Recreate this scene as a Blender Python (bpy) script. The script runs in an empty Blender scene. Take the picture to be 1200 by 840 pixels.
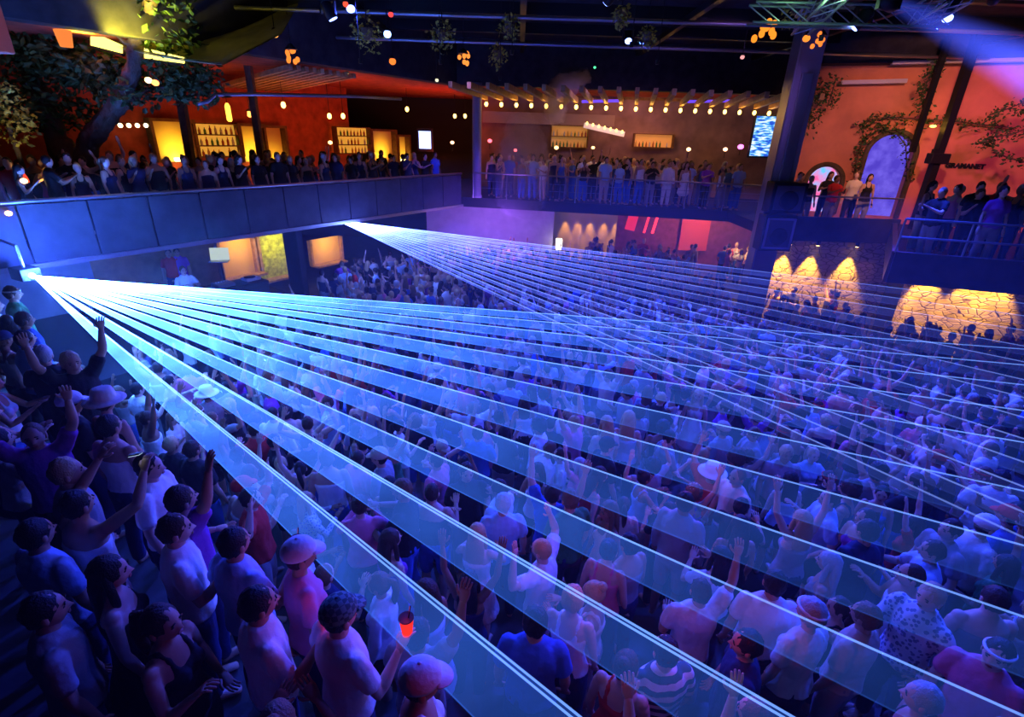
import bpy, bmesh, math, random
import numpy as np
from mathutils import Vector, Matrix, noise, Quaternion
random.seed(11)
S = bpy.context.scene
C = S.collection
PI = math.pi

# ------------------------------------------------------------ camera model (1200 x 840)
F = 600.0; PITCH = math.radians(23.5); ROLL = math.atan(45/1380); CAM_H = 6.2
CAM = Vector((0, 0, CAM_H))
_f = Vector((0, math.cos(PITCH), -math.sin(PITCH)))
_r0 = Vector((1, 0, 0)); _u0 = Vector((0, math.sin(PITCH), math.cos(PITCH)))
_r = math.cos(ROLL)*_r0 + math.sin(ROLL)*_u0
_u = -math.sin(ROLL)*_r0 + math.cos(ROLL)*_u0
def ray(px, py): return _f + _r*((px-600)/F) + _u*((420-py)/F)
def at_z(px, py, z):
    d = ray(px, py); return CAM + d*((z-CAM_H)/d.z)
def at_y(px, py, y):
    d = ray(px, py); return CAM + d*(y/d.y)
def at_plane(px, py, p0, n):
    d = ray(px, py); n = Vector(n); return CAM + d*((Vector(p0)-CAM).dot(n)/d.dot(n))
def proj(p):
    q = Vector(p)-CAM; w = q.dot(_f)
    if w < .05: return (-9999, -9999, w)
    return (600+F*q.dot(_r)/w, 420-F*q.dot(_u)/w, w)

cam_d = bpy.data.cameras.new('camera'); cam = bpy.data.objects.new('camera', cam_d); C.objects.link(cam)
cam_d.sensor_width = 36; cam_d.lens = 36*F/1200; cam_d.clip_end = 200; cam_d.clip_start = .05
cam.matrix_world = Matrix(((_r.x, _u.x, -_f.x, 0), (_r.y, _u.y, -_f.y, 0), (_r.z, _u.z, -_f.z, CAM_H), (0, 0, 0, 1)))
S.camera = cam

# ------------------------------------------------------------ materials
_mats = {}
def mat(name, col, rough=.7, bump=0, bscale=40, metal=0, emit=None, estr=0, var=0, vscale=3, spec=.3):
    if name in _mats: return _mats[name]
    m = bpy.data.materials.new(name); m.use_nodes = True; nt = m.node_tree; N = nt.nodes; L = nt.links
    b = N['Principled BSDF']
    b.inputs['Base Color'].default_value = (*col, 1); b.inputs['Roughness'].default_value = rough
    b.inputs['Metallic'].default_value = metal; b.inputs['Specular IOR Level'].default_value = spec
    if emit: b.inputs['Emission Color'].default_value = (*emit, 1); b.inputs['Emission Strength'].default_value = estr
    if bump or var:
        tc = N.new('ShaderNodeTexCoord')
    if bump:
        n = N.new('ShaderNodeTexNoise'); n.inputs['Scale'].default_value = bscale; n.inputs['Detail'].default_value = 3
        bp = N.new('ShaderNodeBump'); bp.inputs['Strength'].default_value = bump; bp.inputs['Distance'].default_value = .02
        L.new(tc.outputs['Object'], n.inputs['Vector']); L.new(n.outputs['Fac'], bp.inputs['Height']); L.new(bp.outputs['Normal'], b.inputs['Normal'])
    if var:
        n2 = N.new('ShaderNodeTexNoise'); n2.inputs['Scale'].default_value = vscale; n2.inputs['Detail'].default_value = 5
        cr = N.new('ShaderNodeMapRange'); cr.inputs['From Min'].default_value = .3; cr.inputs['From Max'].default_value = .7
        cr.inputs['To Min'].default_value = 1-var; cr.inputs['To Max'].default_value = 1+var
        mx = N.new('ShaderNodeVectorMath'); mx.operation = 'SCALE'; mx.inputs[0].default_value = col
        L.new(tc.outputs['Object'], n2.inputs['Vector']); L.new(n2.outputs['Fac'], cr.inputs['Value']); L.new(cr.outputs[0], mx.inputs['Scale'])
        L.new(mx.outputs['Vector'], b.inputs['Base Color'])
    _mats[name] = m; return m
def glow(name, col, s):
    if name in _mats: return _mats[name]
    m = bpy.data.materials.new(name); m.use_nodes = True; nt = m.node_tree
    for n in list(nt.nodes): nt.nodes.remove(n)
    e = nt.nodes.new('ShaderNodeEmission'); o = nt.nodes.new('ShaderNodeOutputMaterial')
    e.inputs['Color'].default_value = (*col, 1); e.inputs['Strength'].default_value = s
    nt.links.new(e.outputs[0], o.inputs['Surface']); _mats[name] = m; return m

# ------------------------------------------------------------ mesh building
class MB:
    """collects vertices and faces (with a material index) of ONE mesh"""
    def __init__(s): s.v = []; s.f = []; s.mi = []
    def add(s, v, f, mi=0):
        o = len(s.v); s.v += [tuple(p) for p in v]; s.f += [tuple(i+o for i in q) for q in f]; s.mi += [mi]*len(f); return s
    def box(s, c, d, rot=None, mi=0, bev=0):
        c = Vector(c); hx, hy, hz = d[0]/2, d[1]/2, d[2]/2
        if bev and min(hx, hy, hz) > bev*1.2:
            b = bev; pts = []; 
            bm = bmesh.new(); bmesh.ops.create_cube(bm, size=1)
            for v in bm.verts: v.co = Vector((v.co.x*d[0], v.co.y*d[1], v.co.z*d[2]))
            bmesh.ops.bevel(bm, geom=list(bm.edges), offset=b, segments=2, affect='EDGES', profile=.5)
            bm.verts.index_update(); V = [v.co.copy() for v in bm.verts]; Fc = [[v.index for v in f.verts] for f in bm.faces]; bm.free()
        else:
            V = [Vector((x, y, z)) for x in (-hx, hx) for y in (-hy, hy) for z in (-hz, hz)]
            Fc = [(0, 1, 3, 2), (4, 6, 7, 5), (0, 4, 5, 1), (2, 3, 7, 6), (0, 2, 6, 4), (1, 5, 7, 3)]
        if rot is not None:
            M = rot if isinstance(rot, Matrix) else Matrix.Rotation(rot, 3, 'Z'); V = [M@v for v in V]
        return s.add([v+c for v in V], Fc, mi)
    def beam(s, a, b, w, h, mi=0, up=(0, 0, 1)):
        a = Vector(a); b = Vector(b); t = (b-a).normalized(); up = Vector(up)
        if abs(t.dot(up)) > .98: up = Vector((1, 0, 0))
        sd = t.cross(up).normalized(); u = sd.cross(t)
        V = [p+sd*(i*w/2)+u*(j*h/2) for p in (a, b) for i, j in ((-1, -1), (1, -1), (1, 1), (-1, 1))]
        return s.add(V, [(0, 1, 2, 3), (7, 6, 5, 4), (0, 4, 5, 1), (1, 5, 6, 2), (2, 6, 7, 3), (3, 7, 4, 0)], mi)
    def loft(s, pts, rad, n=12, ref=(1, 0, 0), mi=0, cap=True):
        pts = [Vector(p) for p in pts]; rr = [(r, r) if not isinstance(r, (tuple, list)) else r for r in rad]
        k = len(pts); T = []
        for i in range(k):
            t = pts[min(i+1, k-1)]-pts[max(i-1, 0)]
            if t.length < 1e-9: t = Vector((0, 0, 1))
            T.append(t.normalized())
        if cap:   # rounded ends
            a = pts[0]-T[0]*min(rr[0])*.55; b = pts[-1]+T[-1]*min(rr[-1])*.55
            pts = [a]+pts+[b]; rr = [(rr[0][0]*.6, rr[0][1]*.6)]+rr+[(rr[-1][0]*.6, rr[-1][1]*.6)]; T = [T[0]]+T+[T[-1]]; k += 2
        V = []; Fc = []; X = Vector(ref)
        for i in range(k):
            x = X-T[i]*X.dot(T[i])
            if x.length < 1e-4: x = T[i].orthogonal()
            x.normalize(); X = x; y = T[i].cross(x)
            for j in range(n):
                a = 2*PI*j/n; V.append(pts[i]+x*(math.cos(a)*rr[i][0])+y*(math.sin(a)*rr[i][1]))
        for i in range(k-1):
            for j in range(n):
                j2 = (j+1) % n; Fc.append((i*n+j, i*n+j2, (i+1)*n+j2, (i+1)*n+j))
        Fc.append(tuple(range(n))[::-1]); Fc.append(tuple((k-1)*n+j for j in range(n)))
        return s.add(V, Fc, mi)
    def ell(s, c, r, nu=16, nv=10, fn=None, rot=None, mi=0):
        c = Vector(c); V = [Vector((0, 0, -1))]; Fc = []
        for i in range(1, nv):
            ph = -PI/2+PI*i/nv
            for j in range(nu):
                th = 2*PI*j/nu; V.append(Vector((math.cos(ph)*math.cos(th), math.cos(ph)*math.sin(th), math.sin(ph))))
        V.append(Vector((0, 0, 1))); t = len(V)-1
        for j in range(nu): Fc.append((0, 1+(j+1) % nu, 1+j))
        for i in range(nv-2):
            for j in range(nu):
                a = 1+i*nu+j; b = 1+i*nu+(j+1) % nu; Fc.append((a, b, b+nu, a+nu))
        o = 1+(nv-2)*nu
        for j in range(nu): Fc.append((o+j, o+(j+1) % nu, t))
        W = []
        for v in V:
            p = Vector((v.x*r[0], v.y*r[1], v.z*r[2]))
            if fn: p = fn(p, v)
            if rot is not None: p = rot@p
            W.append(p+c)
        return s.add(W, Fc, mi)
    def tube(s, pts, r, n=8, mi=0): return s.loft(pts, [r]*len(pts) if not isinstance(r, (list, tuple)) else list(r), n=n, mi=mi, cap=False)
    def cone(s, a, b, r0, r1, n=16, mi=0): return s.loft([a, b], [r0, r1], n=n, mi=mi, cap=False)
    def lathe(s, prof, c=(0, 0, 0), n=16, mi=0, rot=None):
        V = []; Fc = []; c = Vector(c)
        for (r, z) in prof:
            for j in range(n):
                a = 2*PI*j/n; p = Vector((r*math.cos(a), r*math.sin(a), z)); V.append((rot@p if rot is not None else p)+c)
        for i in range(len(prof)-1):
            for j in range(n):
                j2 = (j+1) % n; Fc.append((i*n+j, i*n+j2, (i+1)*n+j2, (i+1)*n+j))
        Fc.append(tuple(range(n))[::-1]); Fc.append(tuple((len(prof)-1)*n+j for j in range(n)))
        return s.add(V, Fc, mi)
    def prism(s, poly, z0, z1, mi=0):
        k = len(poly); a = sum(poly[i][0]*poly[(i+1) % k][1]-poly[(i+1) % k][0]*poly[i][1] for i in range(k))
        if a < 0: poly = poly[::-1]
        V = [(x, y, z0) for x, y in poly]+[(x, y, z1) for x, y in poly]
        return s.add(V, [tuple(range(k))[::-1], tuple(range(k, 2*k))]+[(i, (i+1) % k, k+(i+1) % k, k+i) for i in range(k)], mi)
    def mesh(s, name, mats=(), smooth=False):
        m = bpy.data.meshes.new(name); m.from_pydata(s.v, [], s.f)
        for x in mats: m.materials.append(x)
        if any(s.mi): m.polygons.foreach_set('material_index', s.mi)
        if smooth: m.polygons.foreach_set('use_smooth', [True]*len(s.f))
        m.update(); return m
    def obj(s, name, mats, parent=None, smooth=False, loc=None):
        if not isinstance(mats, (list, tuple)): mats = [mats]
        o = bpy.data.objects.new(name, s.mesh(name, mats, smooth)); C.objects.link(o)
        if loc is not None: o.location = loc
        if parent: o.parent = parent
        return o
def tag(o, label, cat, group=None, kind=None):
    o['label'] = label; o['category'] = cat
    if group: o['group'] = group
    if kind: o['kind'] = kind
    return o
def struct(o): o['kind'] = 'structure'; return o
def thing(name, label, cat, loc=(0, 0, 0), rz=0, group=None):
    o = bpy.data.objects.new(name, None); C.objects.link(o); o.location = loc; o.rotation_euler = (0, 0, rz); o.empty_display_size = .1
    return tag(o, label, cat, group)
def light(kind, loc, col, power, size=.2, tgt=None, spot=60, blend=.5, parent=None, **k):
    d = bpy.data.lights.new('lamp_light', kind); d.color = col; d.energy = power
    if kind == 'AREA': d.size = size
    else: d.shadow_soft_size = size
    if kind == 'SPOT': d.spot_size = math.radians(spot); d.spot_blend = blend
    o = bpy.data.objects.new('lamp_light', d); C.objects.link(o); o.location = loc
    if tgt is not None: o.rotation_euler = (Vector(tgt)-Vector(loc)).to_track_quat('-Z', 'Y').to_euler()
    if parent: o.parent = parent
    return o

def remesh(mb, voxel, smooth=3, dec=None, name='m', wrinkle=0, seed=0):
    """fuse the overlapping closed shapes of one mesh into one continuous skin"""
    me = mb.mesh(name); o = bpy.data.objects.new('tmp', me); C.objects.link(o)
    r = o.modifiers.new('r', 'REMESH'); r.mode = 'VOXEL'; r.voxel_size = voxel
    if smooth: sm = o.modifiers.new('s', 'SMOOTH'); sm.factor = .5; sm.iterations = smooth
    if dec: d = o.modifiers.new('d', 'DECIMATE'); d.ratio = dec
    dg = bpy.context.evaluated_depsgraph_get(); dg.update()
    e = o.evaluated_get(dg); m2 = bpy.data.meshes.new_from_object(e)
    out = MB()
    nv = len(m2.vertices); co = np.empty(nv*3, 'f'); m2.vertices.foreach_get('co', co); co = co.reshape(-1, 3)
    V = [Vector(c) for c in co]
    if wrinkle:
        no = [v.normal.copy() for v in m2.vertices]
        for i, p in enumerate(V):
            q = Vector((p.x*9+seed, p.y*9, p.z*4)); V[i] = p+no[i]*(noise.noise(q)*wrinkle+noise.noise(q*2.7)*wrinkle*.45)
    out.add(V, [tuple(p.vertices) for p in m2.polygons])
    bpy.data.objects.remove(o); bpy.data.meshes.remove(me); bpy.data.meshes.remove(m2)
    return out
# ------------------------------------------------------------ people
HC = Vector((0, .02, 1.635))          # head centre of a 1.75 m figure facing +Y
def head_shape(mb, sex):
    def fn(p, v):
        z = v.z; fy = v.y
        if z < 0: k = 1-.30*(-z)**1.5; p.x *= k; p.y *= (1-.12*(-z)**2) if fy > 0 else (1-.34*(-z)); 
        if fy > .3:
            nx = v.x/.9
            if abs(z) < .28 and .18 < abs(nx) < .55 and fy > .55: p.y -= .010*math.exp(-((abs(nx)-.36)/.14)**2-((z-.06)/.12)**2)     # sockets
            p.y += .024*math.exp(-(nx/.13)**2)*math.exp(-((z+.16)/.13)**2)*(1 if z < .1 else 0)+.010*math.exp(-(nx/.12)**2-((z+.02)/.14)**2)   # nose
            p.y += .006*math.exp(-(nx/.25)**2-((z+.50)/.09)**2)      # lips
            p.y += .008*math.exp(-(nx/.3)**2-((z+.84)/.12)**2)       # chin
        return p
    mb.ell(HC, (.076, .096, .118), 28, 22, fn)
    for sx in (-1, 1):
        mb.ell(HC+Vector((sx*.078, -.005, -.012)), (.010, .020, .032), 8, 6)
        mb.ell(HC+Vector((sx*.030, .0805, .008)), (.0125, .008, .007), 8, 6, mi=1)
        mb.box(HC+Vector((sx*.031, .091, .030)), (.028, .008, .006), mi=1)
    mb.ell(HC+Vector((0, .0905, -.056)), (.022, .008, .008), 10, 6, mi=2)

POSES = {   # (upper, fore) directions of the x>0 arm and the x<0 arm, palm spread
 'down':   (((.18, .05, -1), (.05, .35, -1)), ((-.18, .0, -1), (-.05, .30, -1))),
 'up':     (((.50, .25, .95), (.10, .22, 1)), ((-.50, .25, .95), (-.10, .22, 1))),
 'rup':    (((.45, .30, .95), (.05, .25, 1)), ((-.25, .05, -1), (.30, .9, -.15))),
 'lup':    (((.25, .10, -1), (-.25, .9, .05)), ((-.55, .20, .9), (.10, .25, 1))),
 'clap':   (((.35, .55, -.75), (-.62, .75, .45)), ((-.35, .55, -.75), (.62, .75, .45))),
 'drink':  (((.25, .30, -1), (-.15, .75, .75)), ((-.35, -.15, -1), (.25, .6, -.7))),
 'bent':   (((.95, .30, .35), (-.35, .15, 1)), ((-.95, .30, .35), (.35, .15, 1))),
 'phone':  (((.45, .80, .45), (-.25, .65, .80)), ((-.45, .80, .45), (.25, .65, .80))),
}
def V3(t): return Vector(t).normalized()
def arm_pts(sx, pose, sh):
    up, fo = POSES[pose][0 if sx > 0 else 1]; up = V3(up); fo = V3(fo)
    raise_ = max(0, up.z)
    s0 = Vector((sx*(sh-.03*raise_), 0, 1.415+.055*raise_)); e = s0+up*.285; w = e+fo*.25
    return s0, e, w, up, fo
def hand(mb, w, fo, up, sx, curl):
    side = fo.cross(up)
    if side.length < .15: side = fo.cross(Vector((0, 1, 0)))
    side.normalize()
    lat = Vector((1, 0, 0))-fo*fo.x
    if lat.length < .3: lat = Vector((0, 0, 1))-fo*fo.z
    lat.normalize(); nrm = lat.cross(fo).normalized()        # palm normal
    if nrm.y < 0: nrm = -nrm
    mb.loft([w-fo*.01, w+fo*.03, w+fo*.07, w+fo*.088], [(.024, .018), (.036, .017), (.041, .015), (.038, .012)], n=10, ref=lat)
    for k, (o, ln, r) in enumerate([(-.030, .062, .0082), (-.011, .074, .0088), (.010, .070, .0086), (.029, .056, .0078)]):
        if sx < 0: o = -o
        b = w+fo*.085+lat*o; sp = fo+lat*(o*3.0); sp.normalize()
        m = b+(sp+nrm*curl*.5).normalized()*ln*.52; t = m+(sp+nrm*curl*1.5).normalized()*ln*.48
        mb.loft([b, m, t], [r*1.05, r, r*.82], n=7, ref=lat)
    th = -1 if sx > 0 else 1
    b = w+fo*.028+lat*th*.030; m = b+(fo*.65+lat*th*.75+nrm*.25).normalized()*.038; t = m+(fo*.9+lat*th*.3+nrm*.3).normalized()*.03
    mb.loft([b, m, t], [.0115, .0105, .0085], n=7, ref=nrm)

TORSO = {'m': [(.86, .150, .105), (.93, .168, .120), (1.03, .152, .112), (1.12, .146, .106), (1.22, .162, .115), (1.33, .178, .122), (1.41, .172, .105), (1.47, .110, .080)],
         'f': [(.86, .155, .110), (.93, .172, .122), (1.03, .140, .105), (1.11, .120, .092), (1.20, .132, .098), (1.31, .150, .108), (1.39, .148, .092), (1.46, .090, .068)]}
SHX = {'m': .182, 'f': .158}
def torso(mb, sex, pad=0, z0=0, z1=9, flare=0):
    R = [r for r in TORSO[sex] if z0 <= r[0] <= z1]
    mb.loft([(0, .008*math.sin((r[0]-.86)*8), r[0]) for r in R], [(r[1]+pad+(flare*(1.2-r[0]) if r[0] < 1.2 else 0), r[2]+pad+(flare*(1.2-r[0]) if r[0] < 1.2 else 0)) for r in R], n=20)
    if sex == 'f':
        for sx in (-1, 1): mb.ell((sx*.062, .075, 1.275), (.058+pad*.6, .058+pad*.6, .062+pad*.6), 12, 8)
LEG = [((.095, 0, .90), .088), ((.10, .01, .72), .080), ((.105, .02, .50), .055), ((.108, -.005, .36), .056), ((.11, -.015, .20), .044), ((.11, -.015, .09), .037)]
def legs(mb, pad=0, zmin=0, grow=0):
    for sx in (-1, 1):
        P = [((sx*p[0], p[1], p[2]), r+pad+grow*(.9-p[2])) for p, r in LEG if p[2] >= zmin]
        mb.loft([p for p, r in P], [r for p, r in P], n=14)
def body_mesh(sex, pose, low=False):
    mb = MB(); torso(mb, sex); sh = SHX[sex]; k = 1 if sex == 'm' else .84
    mb.loft([(0, -.01, 1.44), (0, .0, 1.50), (0, .010, 1.58)], [(.075*k, .062*k), (.056*k, .056*k), (.054*k, .058*k)], n=14)
    legs(mb)
    for sx in (-1, 1):
        mb.loft([(sx*.11, -.035, .045), (sx*.113, .06, .042), (sx*.118, .15, .028)], [(.034, .038), (.040, .034), (.042, .02)], n=10)
        s0, e, w, up, fo = arm_pts(sx, pose, sh)
        mb.ell(s0+Vector((-sx*.01, 0, -.005)), (.058*k, .055*k, .060*k), 12, 8)
        mb.loft([s0+Vector((-sx*.05, 0, -.0)), s0+up*.05, s0+up*.15, e, e+fo*.06, e+fo*.16, w], [.048*k, .054*k, .050*k, .040*k, .043*k, .034*k, .026*k], n=12)
    out = remesh(mb, .020 if low else .0105, 3, dec=.16 if low else .55)
    if low:
        out.ell(HC, (.076, .092, .115), 10, 8)
        for sx in (-1, 1):
            s0, e, w, up, fo = arm_pts(sx, pose, sh); out.loft([w, w+fo*.08, w+fo*.16], [(.026, .018), (.036, .016), (.022, .012)], n=6)
        return out
    head_shape(out, sex)
    for sx in (-1, 1):
        s0, e, w, up, fo = arm_pts(sx, pose, sh)
        hand(out, w, fo, up, sx, {'up': .25, 'rup': .35, 'lup': .3, 'bent': .2, 'clap': .3, 'drink': .8, 'phone': .8, 'down': .5}[pose])
    return out
def shirt_mesh(sex, pose, low=False):
    mb = MB(); torso(mb, sex, .016, z0=.9, flare=.05); k = 1 if sex == 'm' else .84; sh = SHX[sex]
    for sx in (-1, 1):
        s0, e, w, up, fo = arm_pts(sx, pose, sh)
        mb.ell(s0+Vector((-sx*.012, 0, -.004)), (.070*k, .068*k, .070*k), 12, 8)
        mb.loft([s0+Vector((-sx*.07, 0, .0)), s0+up*.05, s0+up*.12, s0+up*.18], [.062*k, .070*k, .068*k, .070*k], n=14)
    return remesh(mb, .026 if low else .014, 3, dec=.25 if low else .7, wrinkle=.012, seed=len(pose)*3.1)
def longshirt_mesh(sex, pose):
    mb = MB(); torso(mb, sex, .018, z0=.9, flare=.05); k = 1 if sex == 'm' else .84; sh = SHX[sex]
    for sx in (-1, 1):
        s0, e, w, up, fo = arm_pts(sx, pose, sh)
        mb.ell(s0+Vector((-sx*.012, 0, -.004)), (.070*k, .068*k, .070*k), 12, 8)
        mb.loft([s0+Vector((-sx*.07, 0, .0)), s0+up*.05, s0+up*.15, e, e+fo*.1, w-fo*.01], [.062*k, .068*k, .062*k, .054*k, .052*k, .042*k], n=14)
    return remesh(mb, .014, 3, dec=.7, wrinkle=.012, seed=5)
def tank_mesh(sex, low=False):
    mb = MB(); torso(mb, sex, .011, z0=.9, z1=1.36, flare=.03)
    for sx in (-1, 1):
        x = .085 if sex == 'm' else .07
        mb.loft([(sx*x, .085, 1.33), (sx*x*.98, .05, 1.43), (sx*x*.95, 0, 1.472), (sx*x*.98, -.05, 1.44), (sx*x, -.085, 1.34)], [(.024, .02)]*5, n=8, ref=(1, 0, 0))
    return remesh(mb, .02 if low else .013, 2, dec=.35 if low else .7, wrinkle=.009)
def trousers_mesh(sex, short=False, low=False):
    mb = MB(); R = [r for r in TORSO[sex] if r[0] <= 1.0]+[(.99, TORSO[sex][2][1]+.004, TORSO[sex][2][2]+.004)]
    mb.loft([(0, 0, r[0]) for r in R], [(r[1]+.017, r[2]+.017) for r in R], n=18)
    legs(mb, .014, .45 if short else 0, .012)
    return remesh(mb, .026 if low else .016, 3, dec=.22 if low else .6, wrinkle=.008)
def dress_mesh():
    mb = MB(); torso(mb, 'f', .011, z0=.9, z1=1.34, flare=.02)
    mb.loft([(0, 0, 1.0), (0, 0, .88), (0, .0, .72), (0, 0, .56)], [(.155, .12), (.19, .145), (.22, .18), (.25, .21)], n=20)
    for sx in (-1, 1):
        mb.loft([(sx*.07, .085, 1.32), (sx*.07, .05, 1.42), (sx*.066, 0, 1.468), (sx*.07, -.05, 1.43), (sx*.07, -.085, 1.33)], [.014]*5, n=8)
    return remesh(mb, .014, 2, dec=.7, wrinkle=.014)
def hair_mesh(style, low=False):
    mb = MB(); nu, nv = (10, 7) if low else (26, 18)
    def fz(amp, fr, cut=True):
        def fn(p, v):
            p = p*(1+noise.noise(v*fr+Vector((3, 1, 7)))*amp+noise.noise(v*fr*2.6)*amp*.6)
            if p.z < -.06 and p.y > -.03 and cut: p.y = -.03
            return p
        return fn
    if style == 'shaved': mb.ell(HC+Vector((0, -.009, .016)), (.0795, .0925, .108), nu, nv, fz(.02, 4))
    elif style == 'short': mb.ell(HC+Vector((0, -.014, .022)), (.086, .098, .112), nu, nv, fz(.09, 4))
    elif style == 'curly': mb.ell(HC+Vector((0, -.022, .030)), (.112, .112, .125), nu, nv, fz(.20, 5))
    elif style == 'long':
        mb.ell(HC+Vector((0, -.016, .022)), (.089, .101, .112), nu, nv, fz(.06, 3))
        P = [HC+Vector(p) for p in ((0, -.055, .04), (0, -.075, -.06), (0, -.088, -.17), (0, -.098, -.28), (.005, -.095, -.36))]
        mb.loft(P, [(.078, .05), (.092, .052), (.104, .045), (.098, .034), (.06, .018)], n=8 if low else 18)
        if not low:
            for sx in (-1, 1): mb.loft([HC+Vector((sx*.070, -.01, .04)), HC+Vector((sx*.084, .0, -.05)), HC+Vector((sx*.088, .005, -.16)), HC+Vector((sx*.078, .01, -.25))], [.022, .026, .026, .012], n=9)
    elif style == 'tail':
        mb.ell(HC+Vector((0, -.014, .020)), (.084, .098, .110), nu, nv, fz(.04, 3))
        mb.loft([HC+Vector(p) for p in ((0, -.09, .07), (0, -.14, .05), (.01, -.155, -.05), (.02, -.13, -.17), (.02, -.12, -.26))], [.02, .032, .036, .03, .010], n=8 if low else 12)
    elif style == 'bun':
        mb.ell(HC+Vector((0, -.014, .020)), (.084, .098, .110), nu, nv, fz(.04, 3))
        mb.ell(HC+Vector((0, -.075, .105)), (.045, .045, .04), nu//2+4, nv//2+2, fz(.12, 4, False))
    if not low and style in ('long', 'tail', 'curly', 'short'):
        for i, v in enumerate(mb.v):
            p = Vector(v); q = Vector((p.x*45, p.y*45, p.z*9)); d = (p-HC); d.z = 0
            if d.length > 1e-4: mb.v[i] = tuple(p+d.normalized()*noise.noise(q)*.007)
    return mb
def cap_mesh(low=False):
    mb = MB(); mb.ell(HC+Vector((0, -.006, .052)), (.097, .112, .096), 24, 14, lambda p, v: Vector((p.x, p.y, max(p.z, -.022))))
    n = 14; V = []
    for t, zz in ((0, 0), (1, .0)):
        for i in range(n+1):
            a = PI*i/n; x = .080*math.cos(a); y = .070+(.095*math.sin(a) if True else 0)
            for s_ in (1,): V.append(HC+Vector((x, y if t == 0 else y, .040-.35*max(0, y-.07)+(.0 if t == 0 else .007))))
    k = n+1; Fc = [tuple(range(k))[::-1], tuple(range(k, 2*k))]+[(i, (i+1) % k, k+(i+1) % k, k+i) for i in range(k)]
    mb.add(V, Fc); mb.ell(HC+Vector((0, -.004, .148)), (.010, .010, .006), 8, 5)
    return mb
def sunhat_mesh():
    mb = MB(); pr = [(.0, .158), (.06, .158), (.088, .146), (.101, .112), (.108, .060), (.110, .045), (.150, .030), (.185, .026), (.186, .020), (.150, .022), (.09, .034), (.0, .036)]
    mb.lathe(pr, HC+Vector((0, -.004, 0)), 28); return mb
def bandana(): 
    mb = MB(); k = 26; mb.tube([HC+Vector((.084*math.cos(2*PI*i/k), -.006+.099*math.sin(2*PI*i/k), .050)) for i in range(k+1)], .011, 8); return mb

_cache = {}
def cached(key, fn, *a, smooth=True, slots=1):
    if key not in _cache:
        mb = fn(*a); me = mb.mesh(key, [], smooth)
        _cache[key] = me
        for i in range(slots): me.materials.append(None)
        if slots > 1: me.materials[1] = mat('eye_dark', (.02, .015, .012), .3); me.materials[2] = mat('lip', (.35, .12, .10), .5)
    return _cache[key]
def part(name, me, m, parent):
    o = bpy.data.objects.new(name, me); C.objects.link(o); o.parent = parent
    o.material_slots[0].link = 'OBJECT'; o.material_slots[0].material = m; return o
SKIN = [mat('skin_%s' % n, c, .55, bump=.05, bscale=60) for n, c in (('tan', (.50, .28, .18)), ('light', (.68, .44, .33)), ('deep', (.30, .16, .10)), ('mid', (.58, .35, .24)))]
HAIRC = {'black': (.012, .010, .010), 'brown': (.045, .024, .014), 'blonde': (.55, .38, .18), 'light brown': (.16, .09, .045), 'grey': (.42, .42, .42)}
HAIRM = {k: mat('hair_'+k.replace(' ', '_'), v, .55, bump=.5, bscale=90) for k, v in HAIRC.items()}
CLOTH = {'white': (.82, .82, .80), 'black': (.015, .015, .018), 'grey': (.30, .30, .31), 'navy': (.02, .03, .10), 'blue': (.06, .16, .55), 'pink': (.80, .22, .38),
         'red': (.60, .03, .03), 'purple': (.28, .06, .40), 'beige': (.55, .45, .33), 'green': (.05, .22, .09), 'cream': (.75, .68, .52), 'light blue': (.38, .55, .78)}
CLOTHM = {k: mat('cloth_'+k.replace(' ', '_'), v, .85, bump=.35, bscale=25) for k, v in CLOTH.items()}
def pattern_mat(name, a, b, kind):
    if name in _mats: return _mats[name]
    m = mat(name, a, .85); nt = m.node_tree; N = nt.nodes; L = nt.links; tc = N.new('ShaderNodeTexCoord')
    if kind == 'stripes':
        w = N.new('ShaderNodeTexWave'); w.bands_direction = 'Z'; w.inputs['Scale'].default_value = 3.6; w.inputs['Distortion'].default_value = .6
    elif kind == 'spots':
        w = N.new('ShaderNodeTexVoronoi'); w.inputs['Scale'].default_value = 28
    else:
        w = N.new('ShaderNodeTexChecker'); w.inputs['Scale'].default_value = 34
    r = N.new('ShaderNodeValToRGB'); r.color_ramp.interpolation = 'CONSTANT'; r.color_ramp.elements[0].color = (*a, 1); r.color_ramp.elements[1].color = (*b, 1); r.color_ramp.elements[1].position = .5 if kind != 'spots' else .42
    L.new(tc.outputs['Object'], w.inputs['Vector']); L.new(w.outputs['Distance' if kind == 'spots' else 'Fac'], r.inputs['Fac']); L.new(r.outputs['Color'], N['Principled BSDF'].inputs['Base Color']); return m
CLOTHM['striped'] = pattern_mat('cloth_striped', (.05, .05, .10), (.75, .75, .78), 'stripes')
CLOTHM['patterned'] = pattern_mat('cloth_patterned', (.16, .2, .32), (.62, .66, .72), 'spots')
CLOTHM['checked'] = pattern_mat('cloth_checked', (.05, .12, .10), (.16, .3, .24), 'check')

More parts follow.
